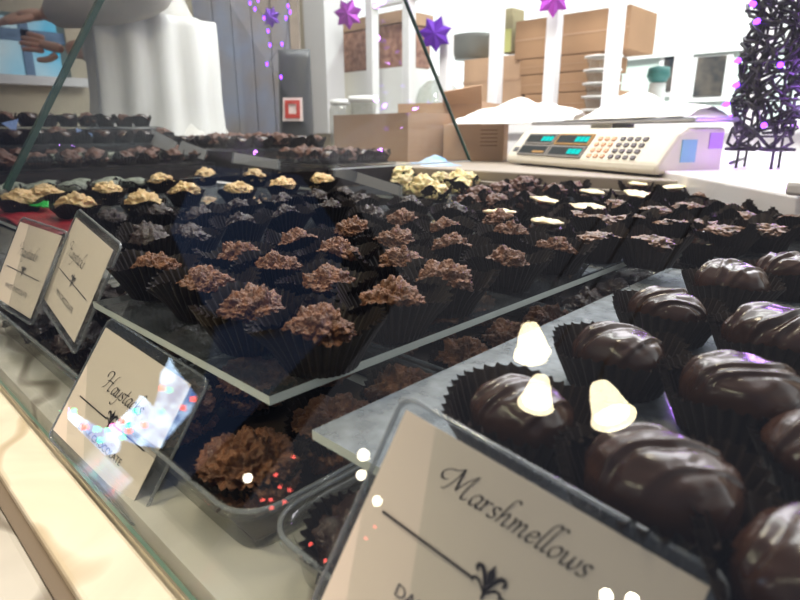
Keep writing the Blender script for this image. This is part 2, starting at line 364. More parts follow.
# ------------------------------------------------------------ acrylic plates
def plate(x0, x1, y0, y1, z, label, mat=None, edge=None, th=.004, leg=True):
    p = thing('acrylic_plate', label, 'display plate', (x0, y0, z))
    v, f = box_vf(0, x1 - x0, 0, y1 - y0, -th, 0)
    o = link('sheet', mesh_of('sheet', v, f), None, p)
    o.data.materials.append(mat or M_plate); o.data.materials.append(edge or M_edge)
    for i, q in enumerate(o.data.polygons): q.material_index = 0 if i < 2 else 1
    if leg:
        w, d = x1 - x0, y1 - y0
        for lx, ly in ((.04, .1), (w - .04, .1), (.04, d - .03), (w - .04, d - .03)):
            box('riser_leg', lx - .006, lx + .006, ly - .006, ly + .006, BASE - z, -th, M_pane, p)
    return p
Z2 = -.010
c2a = atz(312, 430, Z2); c2b = atz(672, 268, Z2)
plate(-.372, -.180, .112, .455, 0, 'clear acrylic plate with a sharp front corner carrying the brown haystacks')
pl1 = [o for o in COL.objects if o.name == 'acrylic_plate'][0]
prism('bright_corner', [q - Vector(pl1.location) for q in (atz(582, 276, .0006), atz(630, 259, .0006), atz(600, 251, .0006))], (0, 0, .0008), M_plate_pale, pl1, label='pale corner coloured as a bright reflection')  # pale sheet added for the bright reflection on the plate's corner
plate(-.62, -.374, .155, .455, 0, 'clear acrylic plate behind the two small leaning signs under dark clusters')
plate(c2a.x, .34, c2a.y, c2b.y, Z2, 'pale frosted acrylic plate under the glossy dark marshmallow chocolates', M_plate_pale)
plate(-1.0, -.66, .16, .60, 0, 'acrylic plate beyond the divider under the pale yellow clusters')
plate(-1.0, -.60, .66, .86, 0, 'acrylic plate at the back rail under the ivory clusters')
plate(-.58, -.16, .475, .86, 0, 'acrylic plate at the back under the ivory topped cups')
plate(-.14, .38, c2b.y + .02, .86, 0, 'acrylic plate at the back right under crumb topped cups')

# ------------------------------------------------------------ chocolate builders
def cup_mesh(rb, rt, h, n=34, sub=4, rings=5, amp=.06, seed=0, wave=.12):
    rnd = random.Random(seed); V, F = [], []; m = n * sub; ph = rnd.random() * 6
    for i in range(rings):
        t = i / (rings - 1); r = rb + (rt - rb) * (t ** 1.15)
        for k in range(m):
            a = 2 * math.pi * k / m
            pl = math.cos(a * n); pl = (abs(pl) ** .7) * (1 if pl > 0 else -1)
            rr = r * (1 + amp * pl * (.35 + .65 * t)) * (1 + wave * .5 * t * t * math.sin(2 * a + ph) + wave * .35 * t * t * math.sin(3 * a + 2 * ph))
            hh = h * t * (1 + (wave * math.sin(3 * a + ph * 1.7) + wave * .6 * math.sin(5 * a + ph)) * t) + (.018 * h * math.cos(a * n * 2) if i == rings - 1 else 0)
            V.append((rr * math.cos(a), rr * math.sin(a), hh + .0004))
    for i in range(rings - 1):
        for k in range(m): F.append((i * m + k, i * m + (k + 1) % m, (i + 1) * m + (k + 1) % m, (i + 1) * m + k))
    F.append(tuple(reversed(range(m))))
    return mesh_of('paper_cup', V, F, True)
def ico(sub):
    bm = bmesh.new(); bmesh.ops.create_icosphere(bm, subdivisions=sub, radius=1)
    V = [v.co.copy() for v in bm.verts]; F = [tuple(v.index for v in f.verts) for f in bm.faces]; bm.free(); return V, F
ICO = {s: ico(s) for s in (2, 3, 4, 5, 6)}
def haystack_mesh(seed, sub=5, r=.022, h=.026, rough=1.0, peak=.25, lump=2.2):
    V, F = ICO[sub]; out = []; o = Vector((seed * 7.3, seed * 3.1, seed * 1.7))
    for v in V:
        n1 = noise.noise(v * lump + o); n2 = noise.noise(v * 4.6 + o); n3 = noise.noise(v * 9.5 + o); n4 = abs(noise.noise(v * 17 + o))
        n5 = noise.noise(v * 26 + o); k = 1 + rough * (.26 * n1 + .17 * n2 + .12 * n3 + .11 * (n4 - .3) + .055 * n5)
        z = v.z * (1 + peak * max(v.z, 0) ** 3)
        z = z if z > -.45 else -.45 + (z + .45) * .15
        out.append((v.x * k * r, v.y * k * r, (z * k + .5) * h * .62))
    return mesh_of('candy', out, F, True)
def cluster_mesh(seed, sub=5, r=.02, h=.022):     # rounded nut lumps
    rnd = random.Random(seed); V, F = ICO[sub]; out = []
    cs_ = []
    for _ in range(14):
        d = Vector((rnd.uniform(-1, 1), rnd.uniform(-1, 1), rnd.uniform(-.2, 1))).normalized(); cs_.append((d, rnd.uniform(.28, .5)))
    for v in V:
        b = .72
        for d, q in cs_:
            dist = (v - d).length
            if dist < q: b = max(b, .72 + .42 * math.sqrt(max(0, 1 - (dist / q) ** 2)) * q / .45)
        b *= 1 + .05 * noise.noise(v * 8)
        z = v.z if v.z > -.4 else -.4
        out.append((v.x * b * r, v.y * b * r, (z * b + .45) * h * .7))
    return mesh_of('candy', out, F, True)
def shell_mesh(seed, sub=6, L=.0215, Wd=.0165, h=.024):
    V, F = ICO[sub]; out = []; rnd = random.Random(seed)
    rid = [(rnd.uniform(-.75, -.25), rnd.uniform(.35, 1.1), rnd.uniform(.5, 1.3)), (rnd.uniform(-.1, .35), rnd.uniform(.3, 1.0), rnd.uniform(.5, 1.3)), (rnd.uniform(.45, .75), rnd.uniform(.4, .9), rnd.uniform(.3, .9))]
    ph = rnd.random() * 6
    for v in V:
        sxx = math.copysign(abs(v.x) ** .82, v.x); syy = math.copysign(abs(v.y) ** .86, v.y); zz = math.copysign(abs(v.z) ** .9, v.z)
        q = 1 + .05 * noise.noise(v * 1.5 + Vector((seed, 0, 0))); top = max(0, v.z) ** .6
        d = 0
        for (x0, sl, am) in rid:
            t = v.x - x0 - sl * v.y * .8 - .12 * math.sin(3 * v.y + ph)
            d += am * (.085 * math.exp(-(t / .055) ** 2) - .07 * math.exp(-((t - .13) / .08) ** 2))
        d += .05 * noise.noise(v * 3 + Vector((seed, 1, 2)))
        k = q * (1 + d * top)
        z = zz if zz > -.55 else -.55
        out.append((sxx * L * k, syy * Wd * k, (z * k + .55) * h * .64))
    return mesh_of('candy', out, F, True)
def dab_mesh(seed, sub=4, r=.014, h=.006):
    V, F = ICO[sub]; out = []; o = Vector((seed * 3.3, 1, 2))
    for v in V:
        a = math.atan2(v.y, v.x); rr = 1 + .25 * noise.noise(Vector((math.cos(a), math.sin(a), 0)) * 1.6 + o) + .1 * math.sin(5 * a + seed)
        z = v.z * (.8 + .5 * noise.noise(v * 2.5 + o)) + .25 * noise.noise(v * 2 + o)
        out.append((v.x * rr * r * 1.25, v.y * rr * r * .75, z * h * .5))
    return mesh_of('topping', out, F, True)
def disc_mesh(seed, r=.017, h=.012, amp=.05):
    V, F = ICO[4]; out = []
    for v in V:
        k = 1 + amp * noise.noise(v * 6 + Vector((seed, 0, 0)))
        z = v.z if v.z > -.5 else -.5
        out.append((v.x * k * r, v.y * k * r, (z * k + .5) * h * .66))
    return mesh_of('candy', out, F, True)

CUP_N = [cup_mesh(.0165, .0280, .0215, 38, 6, 6, seed=s) for s in range(4)]
CUP_M = [cup_mesh(.0175, .0250, .0165, 36, 5, 5, seed=s + 10, wave=.09) for s in range(3)]
CUP_F = [cup_mesh(.0150, .0215, .019, 22, 4, 4, seed=s + 20, wave=.25) for s in range(4)]
CUP_T = [cup_mesh(.0165, .0262, .021, 30, 4, 5, seed=s + 30, wave=.22) for s in range(4)]
for L_, m_ in ((CUP_N, M_cup), (CUP_M, M_cupb), (CUP_F, M_cup), (CUP_T, M_cupb)):
    for q in L_: q.materials.append(m_)
def fam(fn, n, mat, **k):
    r = [fn(s, **k) for s in range(n)]
    for q in r: q.materials.append(mat)
    return r
HAY = fam(haystack_mesh, 6, M_milk, sub=6)
HAYD = fam(haystack_mesh, 4, M_darkc, sub=5, r=.020)
CREAM = fam(haystack_mesh, 4, M_cream, sub=5, r=.022, h=.022)
YEL = fam(haystack_mesh, 4, M_yellow, sub=5, r=.026, h=.032, rough=.8, lump=2.8)
NUT = fam(haystack_mesh, 4, M_nut, sub=5, r=.027, h=.028, rough=.75, lump=3.2)
SHELL = fam(shell_mesh, 10, M_shell)
DAB = fam(dab_mesh, 4, M_dab)
CRUMB = fam(haystack_mesh, 4, M_caramel, sub=5, r=.018, h=.012, rough=1.1, peak=0)
GREYT = fam(disc_mesh, 3, M_grey_top, r=.022, h=.016, amp=.12)
BON = fam(disc_mesh, 3, M_shell, r=.015, h=.018, amp=.03)
FARH = fam(haystack_mesh, 3, M_nut, sub=4, r=.017, h=.02)

rc = random.Random(3)
def piece(name, label, cat, loc, cups, candy, lift=.004, s=1.0, cs_=1.0, rz=None, group=None, tilt=0, part='candy', extra=None):
    t = thing(name, label, cat, loc, rc.uniform(0, 6.28) if rz is None else rz, group)
    c = link('paper_cup', cups[rc.randrange(len(cups))], None, t); c.scale = (cs_, cs_, cs_)
    a = link(part, candy, None, t); a.location = (0, 0, lift * s); a.scale = (s, s, s); a.rotation_euler = (rc.uniform(-tilt, tilt), rc.uniform(-tilt, tilt), 0)
    if extra is not None:
        b = link('topping', extra[0], None, t); b.location = (0, 0, extra[1]); b.rotation_euler = (rc.uniform(-.1, .1), rc.uniform(-.1, .1), rc.uniform(-.3, .3)); b.scale = (s * 1.2,) * 3
    return t
ORD = ['first', 'second', 'third', 'fourth', 'fifth', 'sixth', 'seventh', 'eighth', 'ninth', 'tenth']
# milk chocolate haystacks on the large plate: columns run away from the plate's front edge
hay = [[(320, 322), (392, 296), (445, 277), (505, 258), (555, 245)],
       [(252, 306), (328, 280), (400, 259), (452, 244), (510, 232)],
       [(205, 281), (278, 263), (338, 251), (395, 239), (446, 226), (500, 237 - 18)],
       [(155, 264), (240, 253), (298, 238), (352, 229), (403, 219)]]
k = 0
for ci, colm in enumerate(hay):
    for ri, (x, y) in enumerate(colm):
        p = atz(x, y, .020); p.z = 0
        piece('haystack_chocolate', 'brown coconut haystack in black cup, %s column from plate corner, %s back from front edge' % (ORD[ci], ORD[ri]),
              'chocolate', p if p.x > -.372 else Vector((p.x, max(p.y, .182), 0)), CUP_N, HAY[k % 6], s=.64 + .08 * rc.random(), cs_=1.0, lift=.0125, tilt=.12, group='brown haystacks on the large plate'); k += 1
# dark haystacks further left on the same plate
dk = [(190, 234), (150, 232), (112, 218), (240, 222), (285, 213), (330, 207), (200, 214), (238, 206), (278, 199), (318, 196), (160, 212), (360, 200), (410, 203), (372, 214), (455, 210), (90, 246), (345, 187 + 6), (130, 250 - 6)]
for i, (x, y) in enumerate(dk):
    p = atz(x, y, .020); p.z = 0
    if p.x < -.372: p.y = max(p.y, .182)
    if p.x < -.60 or p.y > .66: p = Vector((max(p.x, -.60), min(p.y, .66), 0))
    rk = sorted(dk, key=lambda q: q[0]).index((x, y)); pl_ = '%s from the left' % ORD[rk] if rk < 9 else '%s from the right' % ORD[17 - rk]
    piece('dark_cluster', 'dark shiny coconut cluster, %s of those behind the brown haystacks' % pl_, 'chocolate', p, CUP_N, HAYD[i % 4], s=.70, cs_=1.0, lift=.012, group='dark clusters in the middle of the plate', tilt=.15)
# pale yellow haystacks
cr = [(45, 194), (76, 205), (107, 191), (143, 202), (161, 181), (185, 192), (238, 191), (206, 175), (255, 176), (290, 173), (322, 181), (283, 186), (20, 205 - 5)]
for i, (x, y) in enumerate(cr):
    p = atz(x, y, .020); p.z = 0
    piece('white_haystack', 'pale yellow coconut haystack in black cup, %s' % (ORD[i] + ' of the pale ones' if i < 10 else ['toward the divider', 'by the grey card back', 'nearest the front glass'][i - 10]),
          'chocolate', p, CUP_N, CREAM[i % 4], s=.88, cs_=.95, lift=.014, tilt=.15, group='pale yellow haystacks beyond the divider')
# ivory clusters near the weighing scale
ye = [(402, 181, 1), (422, 184, 1.1), (442, 178, 1), (437, 187, .9), (467, 167, 1), (492, 165, 1.1), (488, 174, .9), (515, 170, 1), (463, 180, .8)]
for i, (x, y, s) in enumerate(ye):
    p = atz(x, y, .022); p.z = 0; p.y = min(p.y, .855); s *= .80
    piece('ivory_cluster', 'ivory yellow lumpy nut cluster near the weighing scale, %s from the left' % ORD[sorted(ye).index(ye[i])], 'chocolate', p, CUP_F, YEL[i % 4], s=s, lift=.006, group='ivory nut clusters by the scale', tilt=.3)
nu = [(480, 190, 1), (500, 186, 1), (497, 197, .9), (520, 181, 1), (470, 197, .9), (540, 178, .95), (560, 175, .95), (575, 182, .8), (525, 192, .8), (555, 186, .9)]
for i, (x, y, s) in enumerate(nu):
    p = atz(x, y, .022); p.z = 0; p.y = min(p.y, .855); s *= .78
    piece('nut_cluster', 'dark brown lumpy nut cluster before the weighing scale, %s from the left' % ORD[sorted(nu).index(nu[i])], 'chocolate', p, CUP_F, NUT[i % 4], s=s, lift=.006, group='dark nut clusters by the scale', tilt=.3)
# ivory topped cups
db = [(500, 219), (545, 229), (545, 206), (586, 213), (592, 197), (636, 199), (637, 188), (671, 192)]
for i, (x, y) in enumerate(db):
    p = atz(x, y, .016); p.z = 0
    piece('ivory_topped_chocolate', 'dark cup with a flat ivory top, %s from the front of the back plate' % ORD[i], 'chocolate', p, CUP_T, BON[i % 3], s=1.05, rz=-.6 + rc.uniform(-.3, .3),
          group='ivory topped cups on the back plate', extra=(DAB[i % 4], .0225), lift=.006)
# crumb topped cups
cb = [(600, 241), (632, 222), (655, 213), (688, 209), (700, 228), (650, 245), (726, 210), (742, 219), (775, 212), (800, 222), (720, 236), (765, 232), (560, 221), (618, 206), (707, 197), (745, 199), (660, 232), (792, 205), (820, 214), (600, 222)]
for i, (x, y) in enumerate(cb):
    p = atz(x, y, .016); p.z = 0
    if p.y > .85: p.y = .85
    if c2b.y - .02 < p.y < c2b.y + .03: p.y = c2b.y + .045
    rk = sorted(cb, key=lambda q: q[0]).index((x, y)); pl_ = '%s from the left' % ORD[rk] if rk < 10 else '%s from the right' % ORD[19 - rk]
    piece('crumb_topped_chocolate', 'reddish crumb topped chocolate at the back right, %s' % pl_, 'chocolate', p, CUP_T, CRUMB[i % 4], s=.92, lift=.0135, group='crumb topped cups at the back right')
# glossy marshmallow chocolates on the frosted plate
ms = [(522, 404, 'nearest the top edge of the marshmallow sign'), (661, 476, 'large, right above the upper edge of the marshmallow sign'), (618, 347, 'second back along the left side of the frosted plate'),
      (742, 388, 'second back in the right column, with two curled ridges'), (667, 307, 'third back along the left side, with a violet glint'), (776, 334, 'third back in the right column, zigzag ridged top'),
      (731, 281, 'fourth back, with a sharp folded crest'), (790, 270, 'fifth back at the right edge of the picture'), (708, 242, 'farthest back, lone at the rear edge of the frosted plate'), (846, 585, 'at the lower right corner beside the sign')]
for i, (x, y, w) in enumerate(ms):
    p = atz(x, y, .008); p.z = Z2
    piece('marshmallow_chocolate', 'glossy dark oval chocolate, ' + w, 'chocolate', p, CUP_M, SHELL[i], s=(.86, .96, .92, 1.0, .92, 1.02, 1.0, .98, .95, 1.0)[i], cs_=1.14, rz=-.12 + rc.uniform(-.15, .15) + (.1 if i % 2 else 0), lift=.0065, group='glossy marshmallow chocolates')
for i, (x, y) in enumerate([(850, 452), (850, 345), (870, 300)]):
    p = atz(x, y, .008); p.z = Z2
    piece('marshmallow_chocolate', 'glossy dark oval chocolate cut by the right picture edge, %s of three' % ('lowest', 'middle', 'upper')[i], 'chocolate', p, CUP_M, SHELL[i], s=1.05, cs_=.98, rz=.1, group='glossy marshmallow chocolates')

# grey green dusted tops, red liner, green wrapper
gt = [(gx, .185 + .05 * q + (.02 if gx > -1.04 else 0)) for gx in (-1.07, -1.02) for q in range(5)]
for i, (x, y) in enumerate(gt):
    piece('dusted_chocolate', 'flat grey green dusted chocolate behind the red liner, %s row, %s from the left' % (('rear', 'front')[i // 5], ORD[i % 5]), 'chocolate', (x, y, 0), CUP_F, GREYT[i % 3], s=.95, lift=.012, group='dusted grey green chocolates')
def sheet(name, c, mat, label, cat, th=.0015, amp=.004):
    c = [Vector(q) for q in c]; n = 24; V, F = [], []
    for i in range(n + 1):
        for j in range(n + 1):
            u, v = i / n, j / n; p = (c[0] * (1 - u) + c[1] * u) * (1 - v) + (c[3] * (1 - u) + c[2] * u) * v
            V.append((p.x, p.y, p.z + amp * (1 + noise.noise(Vector((u * 6, v * 6, c[0].x))))))
    for i in range(n):
        for j in range(n): q = i * (n + 1) + j; F.append((q, q + n + 1, q + n + 2, q + 1))
    o = obj(name, V, F, mat, smooth=True); s = o.modifiers.new('s', 'SOLIDIFY'); s.thickness = th; tag(o, label, cat); return o
sheet('red_liner', [atz(-12, 198, .004), atz(-10, 186, .004), atz(95, 182, .004), atz(92, 193, .004)], M_red, 'crinkled red tray liner behind the pale yellow haystacks', 'tray liner')
sheet('red_liner', [(-.60, .150, .001), (-.995, .165, .001), (-.995, .235, .001), (-.62, .205, .001)], M_red, 'crinkled red tray liner behind the two small leaning signs', 'tray liner')
sheet('green_wrapper', [atz(29, 208, .012), atz(30, 202, .014), atz(49, 204, .014), atz(49, 210, .010)], M_green, 'small shiny green wrapper beside the pale yellow haystacks', 'wrapper', amp=.002)
plate(CX0 + .01, -1.003, .16, .60, 0, 'acrylic plate at the far left under the dusted chocolates')

# ------------------------------------------------------------ stepped rows of chocolates at the far left back
def tier(x0, x1, y0, y1, z, label, n, grp, meshes, seed, cl):
    b = thing('display_riser', label, 'riser', (x0, y0, 0))
    box('shelf_top', 0, x1 - x0, 0, y1 - y0, z - .004, z, M_plate, b)
    for lx in (.01, x1 - x0 - .01):
        for ly in (.01, y1 - y0 - .01): box('riser_leg', lx - .005, lx + .005, ly - .005, ly + .005, .001, z - .004, M_pane, b)
    if z > .02:
        box('dark_front_board', x1 - x0 - .004, x1 - x0, 0, y1 - y0, .001, z - .004, M_mat, b); box('dark_side_board', 0, x1 - x0, 0, .004, .001, z - .004, M_mat, b); box('dark_liner', 0, x1 - x0, 0, y1 - y0, z, z + .001, M_mat, b); z += .001
    rr = random.Random(seed); nx, ny = n
    for i in range(nx):
        for j in range(ny):
            p = Vector((x0 + .025 + (x1 - x0 - .05) * i / max(nx - 1, 1) + rr.uniform(-.003, .003), y0 + .025 + (y1 - y0 - .05) * j / max(ny - 1, 1) + rr.uniform(-.003, .003), z))
            piece('assorted_chocolate', '%s, %s from left, %s from front' % (cl, ORD[i], ORD[j]), 'chocolate', p, CUP_F, meshes[rr.randrange(len(meshes))], s=rr.uniform(.9, 1.15), lift=.007, group=grp)
tier(-1.40, -1.33, .21, .60, .112, 'tallest clear riser at the far left below the blue window', (1, 10), 'dark cups on the tallest riser', FARH + BON, 6, 'dark cup on the tallest far left riser')
tier(-1.325, -1.245, .19, .60, .078, 'middle clear riser at the far left holding dark cups', (2, 10), 'dark cups on the far left riser', FARH + BON, 1, 'dark cup on the middle far left riser')
tier(-1.24, -1.10, .17, .60, .040, 'lower clear riser holding dark cups in front of the white coat', (3, 9), 'dark cups on the lower left riser', FARH + GREYT[:1], 2, 'dark cup on the lower left riser')
tier(-1.40, -1.04, .62, .86, .066, 'clear riser at the back rail holding glossy cups below the apron', (7, 5), 'glossy cups on the back riser', BON + FARH, 3, 'glossy cup on riser below the apron')
tier(-1.02, -.84, .68, .86, .040, 'clear riser at the back rail below the grey bag', (4, 4), 'cups on the riser under the bag', BON + FARH, 4, 'glossy cup on riser below grey bag')

# ------------------------------------------------------------ clear trays on the marble below, with haystacks
def rrect(x0, x1, y0, y1, r, z, n=6):
    P = []
    for cx, cy, a0 in ((x1 - r, y0 + r, -90), (x1 - r, y1 - r, 0), (x0 + r, y1 - r, 90), (x0 + r, y0 + r, 180)):
        for i in range(n + 1):
            a = math.radians(a0 + 90 * i / n); P.append((cx + r * math.cos(a), cy + r * math.sin(a), z))
    return P
def ctray(x0, x1, y0, y1, h, label):
    t = thing('plastic_tray', label, 'tray', (x0, y0, BASE)); w, d = x1 - x0, y1 - y0
    rings = [rrect(.006, w - .006, .006, d - .006, .012, .0005), rrect(.005, w - .005, .005, d - .005, .013, .002), rrect(.0025, w - .0025, .0025, d - .0025, .015, h - .002), rrect(0, w, 0, d, .017, h), rrect(-.003, w + .003, -.003, d + .003, .019, h + .0003), rrect(-.0035, w + .0035, -.0035, d + .0035, .0195, h - .002)]
    V = [p for r in rings for p in r]; n = len(rings[0]); F = [tuple(reversed(range(n)))]
    # ribbed wall
    for i in range(len(rings) - 1):
        for k_ in range(n): F.append((i * n + k_, i * n + (k_ + 1) % n, (i + 1) * n + (k_ + 1) % n, (i + 1) * n + k_))
    obj('tray_shell', V, F, M_pet, t, smooth=True)
    box('tray_shade_sheet', .010, w - .010, .010, d - .010, .0028, .0036, M_cupb, t)  # dark sheet added to put shade inside the tray
    pa = rrect(-.002, w + .002, -.002, d + .002, .018, h + .0012, 6); pa.append(pa[0]); pa.append(pa[1])
    tube('rim', pa, .0011, M_holder_rim, t, n=6)
    return t
TR = [(-.333, -.176, .094, .250, .024, 'clear plastic tray right of the haystack sign, holding a haystack in warm light'),
      (-.168, -.045, .1, .250, .024, 'clear plastic tray partly behind the marshmallow sign'),
      (-.60, -.345, .096, .250, .027, 'clear plastic tray below the two small leaning signs'),
      (-.333, -.176, .262, .42, .024, 'clear plastic tray under the middle of the large plate'),
      (-.168, -.045, .262, .42, .024, 'clear plastic tray under the middle of the frosted plate'),
      (-.60, -.345, .262, .42, .027, 'clear plastic tray under the left of the large plate'),
      (-.333, -.176, .43, .60, .024, 'clear plastic tray below the gap at the back corner of the large plate'),
      (-.168, -.01, .43, .60, .024, 'clear plastic tray below the rear edge of the frosted plate'),
      (-.333, -.176, .61, .78, .024, 'rearmost clear plastic tray below the ivory topped cups'),
      (-.168, -.01, .61, .78, .024, 'rearmost clear plastic tray below the crumb topped cups')]
lowc = {0: 'haystack in the tray beside the haystack sign', 1: 'haystack in the tray behind the marshmallow sign', 2: 'haystack in the tray under the small signs', 3: 'haystack in the rear tray under the large plate', 4: 'haystack in the rear tray under the frosted plate', 5: 'haystack in the rear left tray', 6: 'haystack in tray below the plate gap', 7: 'haystack in tray below frosted plate rear edge', 8: 'haystack in rearmost tray below ivory tops', 9: 'haystack in rearmost tray below crumb tops'}
for ti, (x0, x1, y0, y1, h, lb) in enumerate(TR):
    ctray(x0, x1, y0, y1, h, lb)
    nx = max(2, int((x1 - x0 - .01) / .050)); ny = 3
    for i in range(nx):
        for j in range(ny):
            p = Vector((x0 + (x1 - x0) * (i + .5) / nx, y0 + (y1 - y0) * (j + .5) / ny, BASE + .0040))
            piece('tray_haystack', 'brown %s, %s from left, %s from front' % (lowc[ti], ORD[i], ORD[j]), 'chocolate', p, CUP_N, (HAY if ti in (0, 3) else HAYD)[(i + j) % 4], s=1.0, cs_=.92, lift=.004, group='haystacks in clear tray %s' % ['beside the sign', 'behind the sign', 'under small signs', 'rear middle', 'rear right', 'rear left', 'below the gap', 'below the frosted rear edge', 'rearmost left', 'rearmost right'][ti])

# ------------------------------------------------------------ script lettering, drawn with a broad pen
G = {'a': (.46, [[(.36, .40), (.22, .46), (.06, .27), (.08, .04), (.2, .01), (.35, .24), (.38, .44)], [(.38, .44), (.33, .12), (.38, .0), (.50, .08)]]),
     'r': (.34, [[(.0, .38), (.08, .44), (.08, .0)], [(.09, .24), (.2, .43), (.31, .42)]]),
     's': (.34, [[(.30, .40), (.2, .46), (.08, .38), (.13, .26), (.24, .16), (.2, .03), (.1, .0), (.0, .05)]]),
     'h': (.46, [[(.36, .93), (.24, 1.02), (.12, .82), (.05, 0)], [(.06, .2), (.22, .45), (.30, .38), (.27, .07), (.33, .0), (.42, .08)]]),
     'm': (.64, [[(.0, .40), (.07, .44), (.05, .0)], [(.07, .22), (.2, .45), (.27, .38), (.25, .0)], [(.27, .24), (.41, .45), (.48, .38), (.46, .07), (.52, .0), (.60, .08)]]),
     'e': (.38, [[(.06, .22), (.24, .26), (.31, .38), (.21, .46), (.07, .32), (.05, .1), (.15, .0), (.34, .10)]]),
     'l': (.21, [[(.36, .95), (.26, 1.03), (.12, .84), (.05, .12), (.10, .0), (.2, .08)]]),
     'o': (.42, [[(.22, .46), (.06, .28), (.08, .05), (.2, .0), (.34, .2), (.32, .40), (.22, .46)]]),
     'w': (.60, [[(.0, .38), (.06, .44), (.07, .1), (.15, .0), (.28, .16), (.32, .44)], [(.32, .44), (.32, .08), (.40, .0), (.53, .2), (.53, .45)]]),
     'y': (.42, [[(.0, .38), (.06, .44), (.06, .1), (.14, .0), (.30, .2), (.36, .44)], [(.36, .44), (.28, -.2), (.12, -.44), (-.06, -.36)]]),
     't': (.27, [[(.14, .74), (.07, .12), (.13, .0), (.25, .08)], [(-.02, .45), (.25, .46)]]),
     'c': (.35, [[(.30, .38), (.2, .46), (.06, .28), (.05, .1), (.14, .0), (.31, .1)]]),
     'k': (.40, [[(.36, .93), (.24, 1.02), (.12, .82), (.05, 0)], [(.30, .43), (.09, .22), (.26, .02), (.38, .06)]]),
     'M': (.98, [[(-.10, .34), (-.30, .28), (-.42, .48), (-.26, .72), (.02, .80), (.22, .97)], [(.22, .97), (.14, .45), (.0, .02), (-.1, -.02)], [(.22, .97), (.30, .5), (.38, .14)], [(.38, .14), (.55, .6), (.80, 1.0)], [(.80, 1.0), (.70, .5), (.68, .1), (.76, .0), (.92, .1)]]),
     'H': (.78, [[(-.22, .60), (-.30, .82), (-.12, 1.0), (.12, .95), (.14, .6), (.02, .12), (-.14, -.02)], [(.70, 1.02), (.56, .8), (.46, .3), (.48, .0), (.66, .08)], [(-.02, .46), (.24, .52), (.60, .50)]])}
def smooth_path(P, n=7):
    P = [Vector((*p, 0)) for p in P]; Q = [P[0] * 2 - P[1]] + P + [P[-1] * 2 - P[-2]]; out = []
    for i in range(1, len(Q) - 2):
        for j in range(n):
            t = j / n; a, b, c, d = Q[i - 1], Q[i], Q[i + 1], Q[i + 2]
            out.append(.5 * ((2 * b) + (c - a) * t + (2 * a - 5 * b + 4 * c - d) * t * t + (-a + 3 * b - 3 * c + d) * t ** 3))
    out.append(P[-1]); return out
def script_mesh(word, em, nib=.085, slant=.28, thin=.032):
    V, F = [], []; x = 0; nv = Vector((math.cos(math.radians(38)), math.sin(math.radians(38)), 0)) * nib / 2
    for ch in word:
        w, st = G[ch]
        for s in st:
            P = smooth_path(s); P = [Vector((p.x + x + slant * p.y, p.y, 0)) for p in P]
            for i in range(len(P) - 1):
                a, b = P[i], P[i + 1]; d = (b - a)
                if d.length < 1e-6: continue
                d.normalize(); q = Vector((-d.y, d.x, 0)) * thin / 2
                for e1 in (nv, q):
                    o = len(V); quad = [a - e1, b - e1, b + e1, a + e1]
                    ar = (quad[1] - quad[0]).cross(quad[3] - quad[0]).z
                    V += quad; F.append((o, o + 1, o + 2, o + 3) if ar > 0 else (o + 3, o + 2, o + 1, o))
        x += w
    V = [Vector((v.x - x / 2 - slant * .3, v.y, 0)) * em for v in V]
    # tiny steps in height keep overlapping strokes apart
    return V, F
def text_obj(body, size, mat, parent, loc, name='caption', rz=0):
    cu = bpy.data.curves.new(name, 'FONT'); cu.body = body; cu.size = size; cu.align_x = 'CENTER'; cu.align_y = 'CENTER'
    o = bpy.data.objects.new(name, cu); COL.objects.link(o); dg = bpy.context.evaluated_depsgraph_get()
    me = bpy.data.meshes.new_from_object(o.evaluated_get(dg)); bpy.data.objects.remove(o)
    o = link(name, me, mat, parent); me.materials.clear(); me.materials.append(mat); o.location = loc; o.rotation_euler = (0, 0, rz); return o
def blob(P, z=0):           # smooth closed outline as one face
    return [(p.x, p.y, z) for p in P]
def ornament(em, mat, parent, loc):
    V, F = [], []
    def add(poly):
        o = len(V); V.extend([(p[0] * em, p[1] * em, 0) for p in poly]); F.append(tuple(range(o, o + len(poly))))
    add([(0, .05), (.10, .30), (.14, .46), (.06, .60), (0, .78), (-.06, .60), (-.14, .46), (-.10, .30)])
    add([(-.05, .02), (-.05, -.32), (0, -.42), (.05, -.32), (.05, .02)])
    for sgn in (1, -1):
        for path, w0 in (([(0, -.15), (.10, .12), (.26, .42), (.44, .52), (.52, .40), (.44, .30)], .075), ([(.02, -.2), (.2, .0), (.36, .10), (.50, .04), (.48, -.08)], .05)):
            P = smooth_path(path)
            for i in range(len(P) - 1):
                a, b = P[i], P[i + 1]; d = (b - a).normalized(); w = w0 * (.5 + .5 * math.sin(math.pi * (i + .5) / len(P))); q = Vector((-d.y, d.x, 0)) * w
                quad = [a - q, b - q, b + q, a + q]; quad = [(sgn * p.x, p.y) for p in quad]
                add(quad if sgn > 0 else quad[::-1])
    o = obj('ornament', V, F, mat, parent); o.location = loc
    return o
def rpoly(w, h, r, n=5):
    P = []
    for cx, cy, a0 in ((w / 2 - r, -h / 2 + r, -90), (w / 2 - r, h / 2 - r, 0), (-w / 2 + r, h / 2 - r, 90), (-w / 2 + r, -h / 2 + r, 180)):
        for i in range(n + 1): a = math.radians(a0 + 90 * i / n); P.append(Vector((cx + r * math.cos(a), cy + r * math.sin(a), 0)))
    return P
